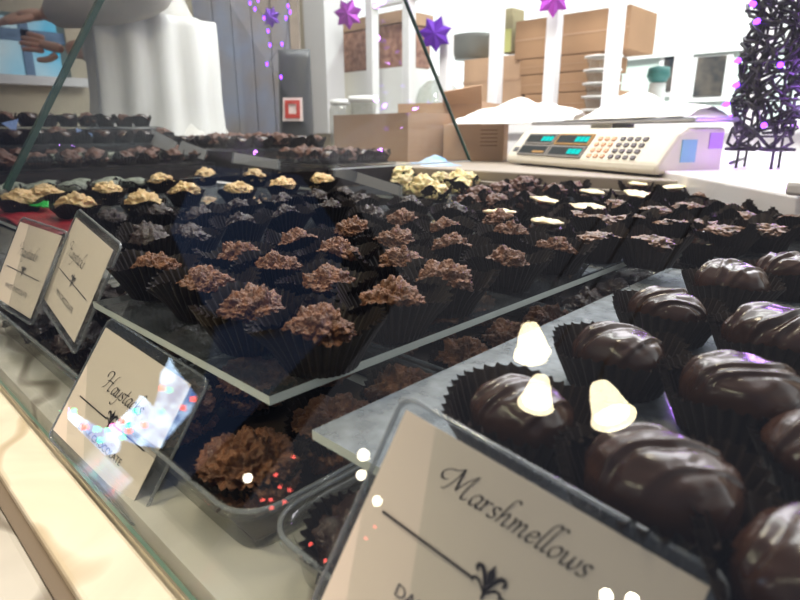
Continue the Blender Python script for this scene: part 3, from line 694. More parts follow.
def sign(o, u, v, Wp, Hp, word, sub, label, mg=.0035, em=.016, wx=0, faint=False, blank=False, th=.0016, subx=0, wy=.008, ry=-.005, name='sign_card', rim=True, rlen=.8, sy=-.014, shift=(0, 0)):
    u = Vector(u).normalized(); n = u.cross(Vector(v)).normalized(); v = n.cross(u)
    t = thing(name, label, 'sign'); t.matrix_world = Matrix([[u.x, v.x, n.x, o[0]], [u.y, v.y, n.y, o[1]], [u.z, v.z, n.z, o[2]], [0, 0, 0, 1]])
    P = rpoly(Wp + 2 * mg, Hp + 2 * mg, .005); hd = []
    prism('clear_holder', [p + Vector((shift[0], shift[1], 0)) for p in P], (0, 0, -th), M_holder, t)
    if rim:
        pa = [p + Vector((shift[0], shift[1], -th / 2)) for p in P]; pa += pa[:2]; tube('holder_rim', pa, .00085, M_holder_rim, t, n=6)
    pp = prism('paper', [Vector((-Wp / 2, -Hp / 2, .0006)), Vector((Wp / 2, -Hp / 2, .0006)), Vector((Wp / 2, Hp / 2, .0006)), Vector((-Wp / 2, Hp / 2, .0006))], (0, 0, -.0003), M_paper, t)
    if not blank:
        V, F = script_mesh(word, em); ink = M_ink2 if faint else M_ink
        le = obj('lettering', V, F, ink, pp); le.location = (wx, wy, .0009)
        le2 = boxes('rule', [(-Wp * rlen / 2, -Wp * .045, ry - .00035, ry + .00035, .00085, .0010), (Wp * .045, Wp * rlen / 2, ry - .00035, ry + .00035, .00085, .0010)], ink, pp)
        ornament(.0085, ink, pp, (0, ry, .0010))
        text_obj(sub, .0052, M_ink2, pp, (subx, sy, .0009))
    return t
s = 1.1
u = Vector((.98594, .0555, -.1576)); v = Vector((.126, .4778, .8694)); TL = Vector((0, 0, .1)) + s * Vector((-.1015, .1075, -.072))
WB, HB = .0885, .066
ctr = TL + u.normalized() * (WB / 2 + .0028) - v.normalized() * (HB / 2 + .0036)
sign(ctr, u, v, WB, HB, 'Marshmellows', 'DARK CHOCOLATE', 'large sign reading Marshmellows in front of the glossy dark chocolates', em=.0080, wx=.000, wy=.0192, ry=.0030, rlen=.84, sy=-.013)
sign((-.2995, .0940, -.0410), (.99, .078, -.119), (.058, .546, .836), .089, .064, 'Haystacks', 'DARK CHOCOLATE', 'sign reading Haystacks leaning below the large plate, with bright reflections on it', mg=.006, em=.0103, wx=.001, wy=.0042, ry=-.0075, rlen=.80, sy=-.020, shift=(.003, .0))
sign((-.4251, .1201, .0059), (.988, -.087, -.126), (.151, .44, .885), .089, .064, 'Haystacks', 'MILK CHOCOLATE', 'small sign reading Haystacks, right one of the leaning pair at the left', mg=.006, em=.0103, wx=-.010, wy=.007, ry=-.0055, faint=True, rlen=.8, sy=-.019)
sign((-.5114, .1104, -.0002), (.998, .055, -.021), (-.007, .464, .886), .089, .064, 'Haystacks', 'WHITE CHOCOLATE', 'small sign reading Haystacks, left one of the leaning pair at the left', mg=.004, em=.0103, wx=-.002, wy=.007, ry=-.005, faint=True, rlen=.8, sy=-.019)
# further card backs standing among the chocolates
def card_px(pts, depthz, label, mat=None):
    P = [deep(x, y, d) for x, y, d in pts]
    t = thing('sign_card', label, 'sign', P[0]); nn = (P[1] - P[0]).cross(P[3] - P[0]).normalized()
    prism('clear_holder', [p - P[0] for p in P], nn * .0012, mat or M_holder_rim, t)
    c = sum(P, Vector()) / 4 - P[0]
    prism('paper', [c + (p - P[0] - c) * .92 - nn * .0006 for p in P], nn * .0004, M_ink2 if mat else pmg, t)
pmg = pm('grey_card_back', (.33, .34, .36), .6, .2)
card_px([(333, 164, .86), (402, 186, .80), (402, 197, .80), (333, 176, .86)], 0, 'grey card back lying in front of the divider bottom edge')
card_px([(233, 152, 1.08), (280, 160, 1.03), (280, 170, 1.03), (231, 163, 1.08)], 0, 'grey card back behind the pale yellow haystacks at the middle')
card_px([(151, 128, 1.22), (178, 142, 1.18), (172, 154, 1.18), (147, 143, 1.22)], 0, 'grey card back, left of the overlapping pair below the coat')
card_px([(181, 140, 1.16), (208, 150, 1.14), (204, 160, 1.14), (176, 153, 1.16)], 0, 'grey card back, right of the overlapping pair below the coat')
card_px([(92, 124, 1.28), (134, 130, 1.24), (137, 146, 1.24), (88, 132, 1.28)], 0, 'grey card back under the left of the coat')
# small glossy cards, the blue light on them put into their colour
M_blugloss = pm('blue_lit_card', (.30, .45, .85), .2, .6)
for pts, lb in (([(1, 117, 1.3), (18, 113, 1.3), (15, 128, 1.3), (9, 122, 1.3)], 'small glossy card, blue light in its colour, at the far left edge'), ([(76, 122, 1.25), (93, 128, 1.25), (90, 137, 1.25), (78, 136, 1.25)], 'small glossy card, blue light in its colour, right of the dark green glass edge')):
    P = [at(q[0], q[1] + 6, 0, -1.27) for q in pts]; o = prism('blue_lit_patch', P, Vector((-.002, .001, 0)), M_blugloss); tag(o, lb, 'card')

# ------------------------------------------------------------ counter behind the case, weighing scale
ZC = .030
ct = thing('back_counter', 'tan counter behind the case that carries the weighing scale', 'counter')
box('counter_top', -1.5, .45, CYB + .004, 1.62, ZC - .03, ZC, M_ledge, ct, bevel=.003)
box('counter_body', -1.46, .45, CYB + .03, 1.58, FLOOR, ZC - .03, M_white, ct)
FR = atz(655, 178, ZC); FL = atz(506, 164, ZC)
uv = (FR - FL); WS = uv.length; ang = math.atan2(uv.y, uv.x)
sc = thing('weighing_scale', 'cream electronic weighing scale with teal digits and a keypad', 'weighing scale', FL, ang)
hh = .074; DS = .135
prof = [(0, .004), (0, .018), (.038, .066), (.055, hh), (DS, hh), (DS, .004)]
pts = [Vector((0, a, b)) for a, b in prof]
prism('body', pts, (WS, 0, 0), M_scale, sc, bevel=.006)
for fx in (.03, WS - .03):
    for fy in (.03, DS - .03): lathe('foot', [(.012, 0), (.012, .006), (.0001, .006)], M_keyd, sc, 12, loc=(fx, fy, 0))
pf = box('weighing_platform', -.005, WS + .005, .060, DS + .02, .082, .090, M_steel, sc, bevel=.004)
box('platform_post', WS / 2 - .03, WS / 2 + .03, .07, .12, hh - .002, .0825, M_scale, sc)
# slanted panel frame
pa = Vector((0, 0, .018)); pd = Vector((0, .038, .048)); PL = pd.length; pd.normalize()
pn = Vector((0, -pd.z, pd.y))
def panel(name, a0, a1, b0, b1, t0, t1, mat, parent, bevel=0):
    P = [pa + Vector((WS * a, 0, 0)) + pd * (PL * b) + pn * t0 for a, b in ((a0, b0), (a1, b0), (a1, b1), (a0, b1))]
    return prism(name, P, pn * (t1 - t0), mat, parent, bevel=bevel)
for (a0, a1, b0, b1, lb) in ((.09, .32, .53, .93, 0), (.33, .57, .53, .93, 1), (.09, .32, .08, .48, 2), (.33, .57, .08, .48, 3)):
    fr = panel('display', a0, a1, b0, b1, 0, .003, M_lcdf if lb != 1 else M_amber, sc)
    panel('screen', a0 + .012, a1 - .012, b0 + .06, b1 - .06, .003, .0036, M_lcd, fr)
    if lb != 2:
        for q in range(3):
            x0 = a1 - .100 + q * .030; panel('digits', x0, x0 + .026, b0 + .10, b1 - .12, .0036, .0040, M_teal, fr)
    else:
        panel('amber_strip', a0 + .12, a1 - .02, b0 + .08, b0 + .16, .0036, .004, M_amber, fr)
for gi, (ax, mt) in enumerate(((.605, M_keyo), (.735, M_keyd))):
    for i in range(4 if gi else 3):
        for j in range(4): panel('key', ax + i * .040, ax + i * .040 + .022, .14 + j * .2, .14 + j * .2 + .10, 0, .0025, mt, sc)
panel('maker_label', .03, .07, .2, .38, 0, .001, M_ink2, sc)
v, f = box_vf(WS, WS + .0015, .045, .075, .022, .056); obj('blue_sticker', v, f, pm('sticker_blue', (.25, .50, .72), .5), sc)
v, f = box_vf(WS, WS + .0015, .10, .128, .042, .066); obj('lilac_sticker', v, f, pm('sticker_lilac', (.55, .30, .80), .5), sc)
# crumpled white paper heaps on the scale platform and boxes
def heap(name, c, rx, ry, h, mat, label, seed, cat='paper', peaks=((0, 0, 1),), rz=0, amp=.25):
    V, F = [], []; n = 40
    for i in range(n + 1):
        for j in range(n + 1):
            a, b = -1 + 2 * i / n, -1 + 2 * j / n; r2 = a * a + b * b
            z = 0
            for (px, py, ph) in peaks: z = max(z, ph * max(0, 1 - math.sqrt((a - px) ** 2 + (b - py) ** 2) / .95))
            z = z ** .9 * h + h * amp * abs(noise.noise(Vector((a * 2.2, b * 2.2, seed)))) * min(1, z * 2 + .15) + .0005
            w = 1 + .12 * noise.noise(Vector((a * 2, b * 2, seed + 5)))
            V.append((a * rx * w, b * ry * w, z))
    for i in range(n):
        for j in range(n): q = i * (n + 1) + j; F.append((q, q + n + 1, q + n + 2, q + 1))
    o = obj(name, V, F, mat, smooth=True); s_ = o.modifiers.new('s', 'SOLIDIFY'); s_.thickness = .001; o.location = c; o.rotation_euler.z = rz; tag(o, label, cat)
    return o
def on_scale(fx, fy, z=.0905): 
    c, s_ = math.cos(ang), math.sin(ang); return FL + Vector((c * fx - s_ * fy, s_ * fx + c * fy, z))
heap('white_paper', on_scale(WS * .60, .115), .15, .055, .048, M_paper2, 'peaked white tissue paper lying on the scale platform', 3, peaks=((-.1, 0, 1), (.5, .1, .5)), rz=ang)
heap('white_paper', on_scale(WS * 1.22, .50, .0) + Vector((0, 0, .002)), .20, .15, .17, M_paper2, 'tall white paper mound behind the right end of the scale', 8, peaks=((0, 0, 1), (-.4, .2, .7), (.4, -.1, .7)), rz=ang)
# white slab and wire tree
ZS = .040
a1 = atz(659, 170, ZS); a2 = atz(800, 196, ZS); a3 = atz(712, 149, ZS)
e1 = (a2 - a1); e2 = (a3 - a1)
slab = prism('white_slab', [a1, a1 + e1 * 1.3, a1 + e1 * 1.3 + e2 * 1.3, a1 + e2 * 1.3], (0, 0, -(ZS - .0005) - 0.0), M_whitec, bevel=.003)
tag(slab, 'low white board beside the scale, holding the wire tree', 'board')
# bring its underside down to just above the case rail
sb = atz(757, 168, ZS)
tr = thing('wire_tree', 'black wire tree wound with purple fairy lights on the white board', 'decorative tree', (sb.x, sb.y, ZS))
dT = (Vector(EYE) - sb).length; Hh = .40; rT = .040
for dx in (-.5, .5):
    for dy in (-.5, .5): tube('stem', [(dx * .05, dy * .05, .0), (dx * .035, dy * .035, Hh * 1.3)], .0022, M_wire, tr, 6)
rnd = random.Random(5)
frame_paths = []
for q in range(9):
    z = .05 + q * .055; rr = rT * (1 + .12 * math.sin(q)); frame_paths.append([(rr * math.cos(a * math.pi / 8), rr * math.sin(a * math.pi / 8), z) for a in range(17)])
tubes('frame_rings', frame_paths, .0016, M_wire, tr, 5)
wp = []
for q in range(115):
    a = rnd.uniform(0, 6.28); z = rnd.uniform(.03, .47); P = []
    for s_ in range(14):
        a += rnd.uniform(-.1, .55); z += rnd.uniform(-.022, .022); rr = rT * rnd.uniform(.7, 1.3); P.append((rr * math.cos(a), rr * math.sin(a), max(.03, z)))
    wp.append([tuple(x) for x in smooth3(P)] if False else P)
tubes('fairy_light_cable', wp, .0028, M_wire, tr, 5)
nled = 0
for q in range(64):
    a = rnd.uniform(0, 6.28); z = rnd.uniform(.06, .47); rr = rT * rnd.uniform(1.1, 1.6); c = Vector((rr * math.cos(a), rr * math.sin(a), z)); d = Vector((math.cos(a), math.sin(a), rnd.uniform(-.4, .4))).normalized()
    hd = tube('bulb_holder', [c - d * .014, c], .0030, M_wire, tr, 6)
    tube('bulb', [c, c + d * .003, c + d * .008, c + d * .011], [.0038, .0045, .003, .0006], M_led, hd, 8)
    if q % 6 == 0:
        l = bpy.data.lights.new('fairy_light', 'POINT'); l.energy = .25; l.color = (.45, .15, 1); l.shadow_soft_size = .006; lo = bpy.data.objects.new('fairy_light', l); COL.objects.link(lo); lo.location = tuple(sb + c + d * .02 - Vector((0, 0, ZS)) + Vector((0, 0, ZS - sb.z + sb.z - ZS + ZS * 0)))
# base lights at the foot of the tree
for (x, y) in ((727, 163), (775, 168), (795, 185)):
    p = atz(x, y, ZS + .004); l = bpy.data.lights.new('fairy_light', 'POINT'); l.energy = .12; l.color = (.45, .12, 1); l.shadow_soft_size = .004
    lo = bpy.data.objects.new('fairy_light', l); COL.objects.link(lo); lo.location = p + Vector((0, 0, .012))
t2 = tube('bulb_holder', [atz(745, 158, ZS + .006) - sb + Vector((0, 0, 0)), atz(730, 163, ZS + .004) - sb], .003, M_wire, tr, 6)
# second scale at the right edge
q0 = atz(783, 196, ZS); s2 = thing('weighing_scale', 'white scale corner with grey display at the right edge', 'weighing scale', (q0.x, q0.y, ZS + .001), ang)
prism('body', [Vector((0, 0, 0)), Vector((0, 0, .012)), Vector((0, .05, .045)), Vector((0, .18, .05)), Vector((0, .18, 0))], (.22, 0, 0), M_whitec, s2, bevel=.003)
P = [Vector((a, .05 * b, .012 + .033 * b)) + Vector((0, -.0006, .001)) for a, b in ((.03, .2), (.16, .2), (.16, .85), (.03, .85))]
prism('display', P, (0, -.0008, .0012), M_lcdf, s2)

# ------------------------------------------------------------ boxes on the counter
def orient_box(name, px_l, px_r, ybot, d_l, d_r, h, depth, mat, label, cat='box', flaps=False, open_top=False, zc=ZC):
    A = at(px_l, ybot, 2, zc) if d_l is None else deep(px_l, ybot, d_l); B = deep(px_r, ybot, d_r); A.z = B.z = zc
    u_ = (B - A); w = u_.length; a = math.atan2(u_.y, u_.x)
    t = thing(name, label, cat, A, a); th = .004
    if open_top:
        box('front_panel', 0, w, 0, th, 0, h, mat, t); box('back_panel', 0, w, depth - th, depth, 0, h, mat, t)
        box('side_panel', 0, th, th, depth - th, 0, h, mat, t); box('side_panel', w - th, w, th, depth - th, 0, h, mat, t)
        box('bottom_panel', th, w - th, th, depth - th, 0, th, mat, t)
    else: box('carton', 0, w, 0, depth, 0, h, mat, t, bevel=.002)
    return t, w
t, w = orient_box('cardboard_box', 334, 408, 139, 1.55, 1.35, .112, .15, M_card2, 'open cardboard box left, behind the case, smooth front', open_top=True)
t, w = orient_box('cardboard_box', 398, 481, 134, 1.75, 1.64, .15, .24, M_card, 'open cardboard box with raised flap behind the glass edge', open_top=True)
prism('flap', [Vector((w * .55, 0, .145)), Vector((w, 0, .145)), Vector((w * 1.05, -.05, .19)), Vector((w * .62, -.05, .175))], (0, .003, .002), M_card, t)
t, w = orient_box('cardboard_box', 443, 503, 156, 1.42, 1.38, .085, .10, M_card, 'printed cardboard box directly left of the weighing scale')
boxes('printed_lines', [(w * .62, w * .9, -.0006, 0, z, z + .0025) for z in (.035, .044, .053, .062, .071)], pm('print_brown', (.22, .12, .06), .8), t)
heap('white_paper', deep(520, 118, 1.36) * 1.0, .14, .10, .060, M_paper2, 'white paper bags piled on the printed cardboard box', 21, peaks=((0, 0, 1), (.4, .2, .8), (-.5, 0, .6)), rz=.2)
bpy.context.view_layer.update()
for o in COL.objects:
    if o.name.startswith('white_paper') and o.get('label', '').startswith('white paper bags'): o.location.z = ZC + .086
# small blue wrapped pack between boxes and ledge
o = heap('blue_pack', deep(435, 146, 1.25), .07, .04, .02, M_bluew, 'blue and white packet lying in front of the cardboard boxes', 4, 'packet', rz=-.6); o.location.z = ZC
o = heap('blue_pack', deep(303, 129, 1.50), .07, .045, .05, M_bluew, 'blue packet lying at the foot of the grey bag', 14, 'packet', rz=-.5); o.location.z = ZC
# grey standing bag with a red and white label
d = 1.7; B0 = deep(296, 122, d); t = thing('coffee_bag', 'dark grey standing bag with a red and white label', 'bag', (B0.x, B0.y, ZC), math.radians(40))
wB, hB = .105, .30
V = []; F = []; n = 16; m = 12
for i in range(m + 1):
    tt = i / m; wd = wB / 2 * (1 - .10 * tt); th = .035 * (1 - tt) ** .6 + .002
    for k_ in range(n):
        a = 2 * math.pi * k_ / n; V.append((wd * math.copysign(abs(math.cos(a)) ** .5, math.cos(a)), th * math.copysign(abs(math.sin(a)) ** .8, math.sin(a)) + .02 * tt, hB * tt))
for i in range(m):
    for k_ in range(n): F.append((i * n + k_, i * n + (k_ + 1) % n, (i + 1) * n + (k_ + 1) % n, (i + 1) * n + k_))
F.append(tuple(reversed(range(n)))); F.append(tuple(range(m * n, m * n + n)))
obj('pouch', V, F, M_bag, t, smooth=True)
lb = prism('label', [Vector((-.030, -.034, .10)), Vector((.030, -.034, .10)), Vector((.028, -.024, .165)), Vector((-.028, -.024, .165))], (0, -.002, 0), M_label, t)
boxes('label_print', [(-.022, .022, -.0385, -.0365, .108, .120), (-.022, .022, -.033, -.030, .148, .158), (-.022, -.012, -.036, -.033, .120, .148), (.012, .022, -.036, -.033, .120, .148)], M_redink, lb)
# weathered blue grey panel
pc = deep(262, 130, 2.3); a = math.radians(44)
t = thing('weathered_panel', 'weathered blue grey wooden panel behind the case', 'panel', (pc.x, pc.y, FLOOR), a)
for i in range(5):
    x0 = -.23 + i * .073; box('plank', x0, x0 + .071, -.012 + .004 * (i % 2), .012, 0, 1.9, M_bluegrey, t, bevel=.003)
box('side_batten', .137, .17, -.02, .02, 0, 1.9, pm('batten_brown', (.27, .21, .16), .7, noise_amt=.3), t)
# ------------------------------------------------------------ items seen through the window
ZT = .135
tb = thing('window_shelf', 'white shelf beyond the mullioned window', 'shelf')
box('shelf_board', -2.6, .45, WY + .09, WY + .75, ZT - .03, ZT, M_white, tb)
for x in (-2.4, -1.0, .3): box('shelf_leg', x - .03, x + .03, WY + .4, WY + .46, FLOOR, ZT - .03, M_white, tb)
def back_box(x0, x1, ytop, ybot, Y, dep, mat, label, name='cardboard_box', cat='box', lip=True, seam=False):
    A = at(x0, ybot, 1, Y); B = at(x1, ybot, 1, Y); Tz = at((x0 + x1) / 2, ytop, 1, Y).z; zb_ = at((x0 + x1) / 2, ybot, 1, Y).z
    if ybot > 92: zb_ = ZT
    t_ = thing(name, label, cat, (A.x, Y, zb_)); w_ = B.x - A.x; h_ = Tz - zb_
    box('carton', 0, w_, 0, dep, 0, h_ * .985, mat, t_, bevel=.004)
    if lip: box('lid_seam', -.002, w_ + .002, -.003, .0, h_ * .62, h_ * .65, M_card2, t_)
    return t_, h_, zb_
# stack of three brown boxes right of the middle
t_, h_, z_ = back_box(524, 618, 92, 100, 2.42, .26, M_card3, 'bottom brown box of the stack behind the white window bars')
Ax = at(524, 60, 1, 2.42).x; Bx = at(612, 60, 1, 2.42).x
zz = z_ + h_ * .99
prev = zz
for yy, lb, xx0, xx1 in ((72, 'second brown box up in the stack behind the window bars', 522, 596), (55, 'third brown box up in the stack behind the window bars', 520, 600), (13, 'tall top brown box of the stack behind the window bars', 514, 626)):
    zt_ = at(570, yy, 1, 2.42).z; xa = at(xx0, 60, 1, 2.42).x; xb = at(xx1, 60, 1, 2.42).x
    t_ = thing('cardboard_box', lb, 'box', (xa, 2.42, prev)); box('carton', 0, xb - xa, 0, .27, .002, zt_ - prev - .001, M_card3, t_, bevel=.004)
    box('tape_strip', 0, xb - xa, -.002, 0, (zt_ - prev) * .48, (zt_ - prev) * .52, M_card2, t_)
    prev = zt_
back_box(463, 521, 56, 100, 2.44, .25, M_card, 'tan box seen between the window bars left of the brown stack')
# grey tub above tan box
def lath_thing(name, cx, Y, z, prof, mat, label, cat):
    P_ = at(cx, 60, 1, Y); t__ = thing(name, label, cat, (P_.x, Y, z)); lathe('body', prof, mat, t__, 28); return t__
zt56 = at(490, 56, 1, 2.5).z
lath_thing('grey_tub', 474, 2.56, zt56 + .001, [(.001, 0), (.10, 0), (.115, .09), (.12, .11), (.112, .112), (.001, .113)], pm('tub_grey', (.22, .23, .21), .6), 'grey tub standing on the tan box behind the window bars', 'tub')
t_ = thing('paper_bag', 'pale olive paper bag between brown stack and grey tub', 'bag', (at(510, 56, 1, 2.50).x, 2.5, zt56 + .001)); box('bag_body', -.035, .04, -.05, .05, 0, .19, M_olive, t_, bevel=.008); box('bag_panel', -.03, .035, -.053, -.05, .0, .10, M_yellowg, t_)
# stack of clear clamshell tubs
xa = at(603, 80, 1, 2.34).x
for i in range(5):
    z0 = ZT + .001 + i * .05; t_ = thing('clear_tub', 'clear plastic tub in the stack behind window bars, %s from the bottom' % ORD[i], 'tub', (xa, 2.33, z0), group='stacked clear tubs')
    lathe('tub_wall', [(.001, .001), (.052, .001), (.066, .040), (.071, .044)], M_pet, t_, 24); lathe('tub_rim', [(.066, .0425), (.074, .0425), (.074, .0475), (.066, .0475)], M_tub, t_, 24)
# bag of pinkish nuts on the window shelf, tub, dome
xa = at(339, 60, 1, 2.36).x; xb = at(402, 60, 1, 2.36).x; z0 = at(370, 70, 1, 2.36).z; z1 = at(370, 26, 1, 2.36).z
t_ = thing('nut_bin', 'large bin of pinkish brown nuts behind the left window bars', 'bin', (xa, 2.36, ZT))
box('bin_base', 0, xb - xa, 0, .24, 0, z0 - ZT, M_tub, t_); box('nut_fill', .003, xb - xa - .003, .003, .237, z0 - ZT + .001, z1 - ZT - .01, M_basket, t_, bevel=.012); box('bin_lid', -.005, xb - xa + .005, -.005, .245, z1 - ZT - .009, z1 - ZT + .05, M_card2, t_)
P_ = at(364, 104, 1, 2.05); t_ = thing('white_tub', 'white lidded plastic tub behind the open cardboard box', 'tub', (P_.x, 1.5 + .05, ZC)); 
P2 = at(363, 90, 1, 1.52); t_.location = (P2.x, 1.52, ZC)
lathe('tub_body', [(.001, 0), (.035, 0), (.048, .17), (.05, .172)], M_pet, t_, 28); lathe('lid', [(.001, .175), (.055, .175), (.055, .195), (.001, .196)], M_tub, t_, 28)
P2 = at(340, 90, 1, 1.54); t_ = thing('clear_jar', 'clear jar left of the white lidded tub', 'jar', (P2.x, 1.54, ZC)); lathe('jar_body', [(.001, 0), (.04, 0), (.045, .03), (.045, .15), (.035, .17)], M_pet, t_, 28); lathe('lid', [(.001, .171), (.04, .171), (.04, .19), (.001, .19)], M_tub, t_, 28)
P2 = at(428, 95, 1, 2.36); t_ = thing('cake_dome', 'clear glass cake dome behind the window bars', 'cake dome', (P2.x, 2.44, ZT))
lathe('stand', [(.001, 0), (.06, 0), (.02, .02), (.02, .05), (.13, .06), (.13, .068), (.001, .068)], M_tub, t_, 32)
lathe('dome', [(.12, .07), (.12, .12), (.10, .18), (.06, .215), (.012, .225), (.012, .24), (.001, .245)], M_pet, t_, 32)
# teal pot and pale bottle
P2 = at(632, 60, 1, 2.5); t_ = thing('teal_pot', 'dark teal round pot on a grey post beyond the window', 'pot', (P2.x, 2.8, ZT))
lathe('post', [(.001, 0), (.04, 0), (.035, .17), (.001, .17)], pm('post_grey', (.5, .52, .5), .6), t_, 20); lathe('pot', [(.001, .17), (.035, .175), (.05, .20), (.045, .235), (.001, .245)], M_teal_d, t_, 24)
# facade across the street
FY = 6.5
fa = thing('street_building', 'pale mint building across the street with dark windows', 'building')
xa = at(620, 60, 1, FY).x; xb = at(760, 60, 1, FY).x; zt_ = at(690, 50, 1, FY).z
box('facade', xa, xb + 1.5, FY, FY + .3, FLOOR, zt_, M_facade, fa)
box('cornice', xa - .05, xb + 1.5, FY - .06, FY, zt_ - .05, zt_, M_white, fa)
for (x0, x1, y0_, y1_) in ((662, 683, 53, 92), (694, 729, 52, 97)):
    A = at(x0, y1_, 1, FY); B = at(x1, y0_, 1, FY)
    fr = box('window', A.x - .05, B.x + .05, FY - .03, FY, A.z - .05, B.z - .02, M_white, fa)
    box('pane', A.x, B.x, FY - .04, FY - .031, A.z, B.z - .03, M_darkwin, fr)
# purple star ornaments hanging from the window head
def star(x, y, Y, r, label, mat):
    c = at(x, y, 1, Y); t_ = thing('star_ornament', label, 'ornament', c, math.radians(44) + random.uniform(-.3, .3)); V, F = [], []
    npt = 7; V.append((0, -.35 * r, 0)); V.append((0, .35 * r, 0))
    for i in range(npt * 2): a_ = math.pi * i / npt + .3; rr = r if i % 2 == 0 else r * .66; V.append((rr * math.cos(a_), 0, rr * math.sin(a_)))
    n2 = npt * 2
    for i in range(n2): F.append((0, 2 + i, 2 + (i + 1) % n2)); F.append((1, 2 + (i + 1) % n2, 2 + i))
    obj('foil_star', V, F, mat, t_); tube('thread', [(0, 0, r * .7), (0, 0, 1.25 - c.z)], .0012, M_wire, t_, 5)
star(348, 14, 2.12, .075, 'magenta purple foil star at the left window bars', M_magenta)
star(435, 34, 2.12, .078, 'dark purple foil star beside the slanting glass edge', M_purple)
star(553, -2, 2.12, .07, 'purple foil star at the top above the brown boxes', M_magenta)
star(271, 17, 1.20, .034, 'small dark purple foil star in front of the weathered panel', M_purple)
# string of purple lights before the panel
t_ = thing('fairy_light_string', 'string of purple fairy lights hanging before the weathered panel', 'light string')
sp = [(252, -10), (254, 5), (262, 14), (268, 26), (270, 44), (281, 45), (268, 64), (278, 74), (284, 60), (288, 19), (290, 2)]
P = [deep(x, y, 1.62) for x, y in sp]; tube('cable', P, .0012, M_wire, t_, 5)
for (x, y) in [(250, 3), (255, 9), (264, 18), (286, 18), (288, 6), (270, 45), (282, 44), (267, 64), (281, 77), (268, 31), (258, 0), (290, 12)]:
    c = deep(x, y, 1.60); tube('bulb', [c + Vector((0, 0, .005)), c, c - Vector((0, 0, .006))], [.0022, .0036, .0012], M_led, t_, 8)

# ------------------------------------------------------------ person in white coat behind the case
def skin(name, verts, edges, radii, mat, parent, root=0, sub=2):
    me = bpy.data.meshes.new(name); me.from_pydata([tuple(v) for v in verts], edges, []); me.update()
    o = bpy.data.objects.new(name, me); COL.objects.link(o); me.materials.append(mat); o.parent = parent
    m = o.modifiers.new('skin', 'SKIN'); m.use_smooth_shade = True; m.branch_smoothing = .6
    for i, r in enumerate(radii):
        sv = me.skin_vertices[0].data[i]; sv.radius = (r, r) if not isinstance(r, tuple) else r; sv.use_root = (i == root)
    s_ = o.modifiers.new('sub', 'SUBSURF'); s_.levels = sub; s_.render_levels = sub
    return o
Dp = 1.88
hip = deep(158, 130, Dp); hx, hy = hip.x, hip.y
per = thing('person', 'person in a long white coat and apron working behind the case, face out of frame', 'person', (hx, hy, FLOOR))
IR = Vector((ROT[0][0], ROT[1][0], 0)).normalized()      # towards image right
FW = Vector((-IR.y, IR.x, 0))                           # away from camera
def bp(r, f, z): return IR * r + FW * f + Vector((0, 0, z))
# the person faces image left: forward = -IR, the near shoulder is towards the camera (-FW)
body_v = [bp(.0, 0, .95), bp(-.01, 0, 1.15), bp(-.03, 0, 1.36), bp(-.05, 0, 1.50), bp(-.07, 0, 1.58),       # pelvis, waist, chest, neck
          bp(-.03, -.18, 1.42), bp(.15, -.25, 1.195), bp(-.08, -.22, 1.175), bp(-.215, -.17, 1.165),               # near arm: shoulder elbow forearm wrist
          bp(-.03, .18, 1.42), bp(-.08, .20, 1.18), bp(-.20, .12, 1.11),  bp(-.30, .06, 1.10),                       # far arm
          bp(0, -.10, .90), bp(.01, -.11, .50), bp(.03, -.11, .09), bp(-.10, -.12, .035),
          bp(0, .10, .90), bp(.01, .11, .50), bp(.03, .11, .09), bp(-.10, .12, .035)]
ed = [(0, 1), (1, 2), (2, 3), (3, 4), (2, 5), (5, 6), (6, 7), (7, 8), (2, 9), (9, 10), (10, 11), (11, 12), (0, 13), (13, 14), (14, 15), (15, 16), (0, 17), (17, 18), (18, 19), (19, 20)]
rd = [.15, .135, .15, .06, .055, .065, .05, .04, .028, .065, .05, .04, .028, .09, .062, .045, .035, .09, .062, .045, .035]
skin('body', body_v, ed, rd, M_skin, per)
cv = [bp(.02, 0, .62), bp(.01, 0, .80), bp(.0, 0, .98), bp(-.01, 0, 1.15), bp(-.03, 0, 1.34), bp(-.045, 0, 1.47),
      bp(-.03, -.20, 1.41), bp(.16, -.255, 1.195), bp(-.08, -.222, 1.178), bp(-.195, -.175, 1.167), bp(-.03, .20, 1.41), bp(-.08, .215, 1.18), bp(-.20, .125, 1.11), bp(-.275, .075, 1.10)]
ce = [(0, 1), (1, 2), (2, 3), (3, 4), (4, 5), (4, 6), (6, 7), (7, 8), (8, 9), (4, 10), (10, 11), (11, 12), (12, 13)]
cr_ = [.215, .205, .195, .18, .19, .09, .085, .075, .062, .045, .085, .07, .06, .045]
skin('coat', cv, ce, cr_, M_coat, per, root=2)
# apron: curved cloth on the side turned to the camera
V, F = [], []; n, m = 28, 26
for i in range(n + 1):
    for j in range(m + 1):
        tt = i / n; z = .50 + .66 * (1 - tt); a_ = math.radians(-75 + 100 * j / m); rr = .222 + .025 * tt + .010 * math.sin(j * 1.1 + 2.5 * tt)
        wv = .008 * noise.noise(Vector((j * .3, i * .12, 0)))
        V.append(bp(.0 + (rr + wv) * math.sin(a_ + math.radians(60)) , -(rr + wv) * math.cos(a_ + math.radians(60)), z))
for i in range(n):
    for j in range(m): q = i * (m + 1) + j; F.append((q, q + 1, q + m + 2, q + m + 1))
ap = obj('apron', V, F, M_apron, per, smooth=True); s_ = ap.modifiers.new('s', 'SOLIDIFY'); s_.thickness = .004
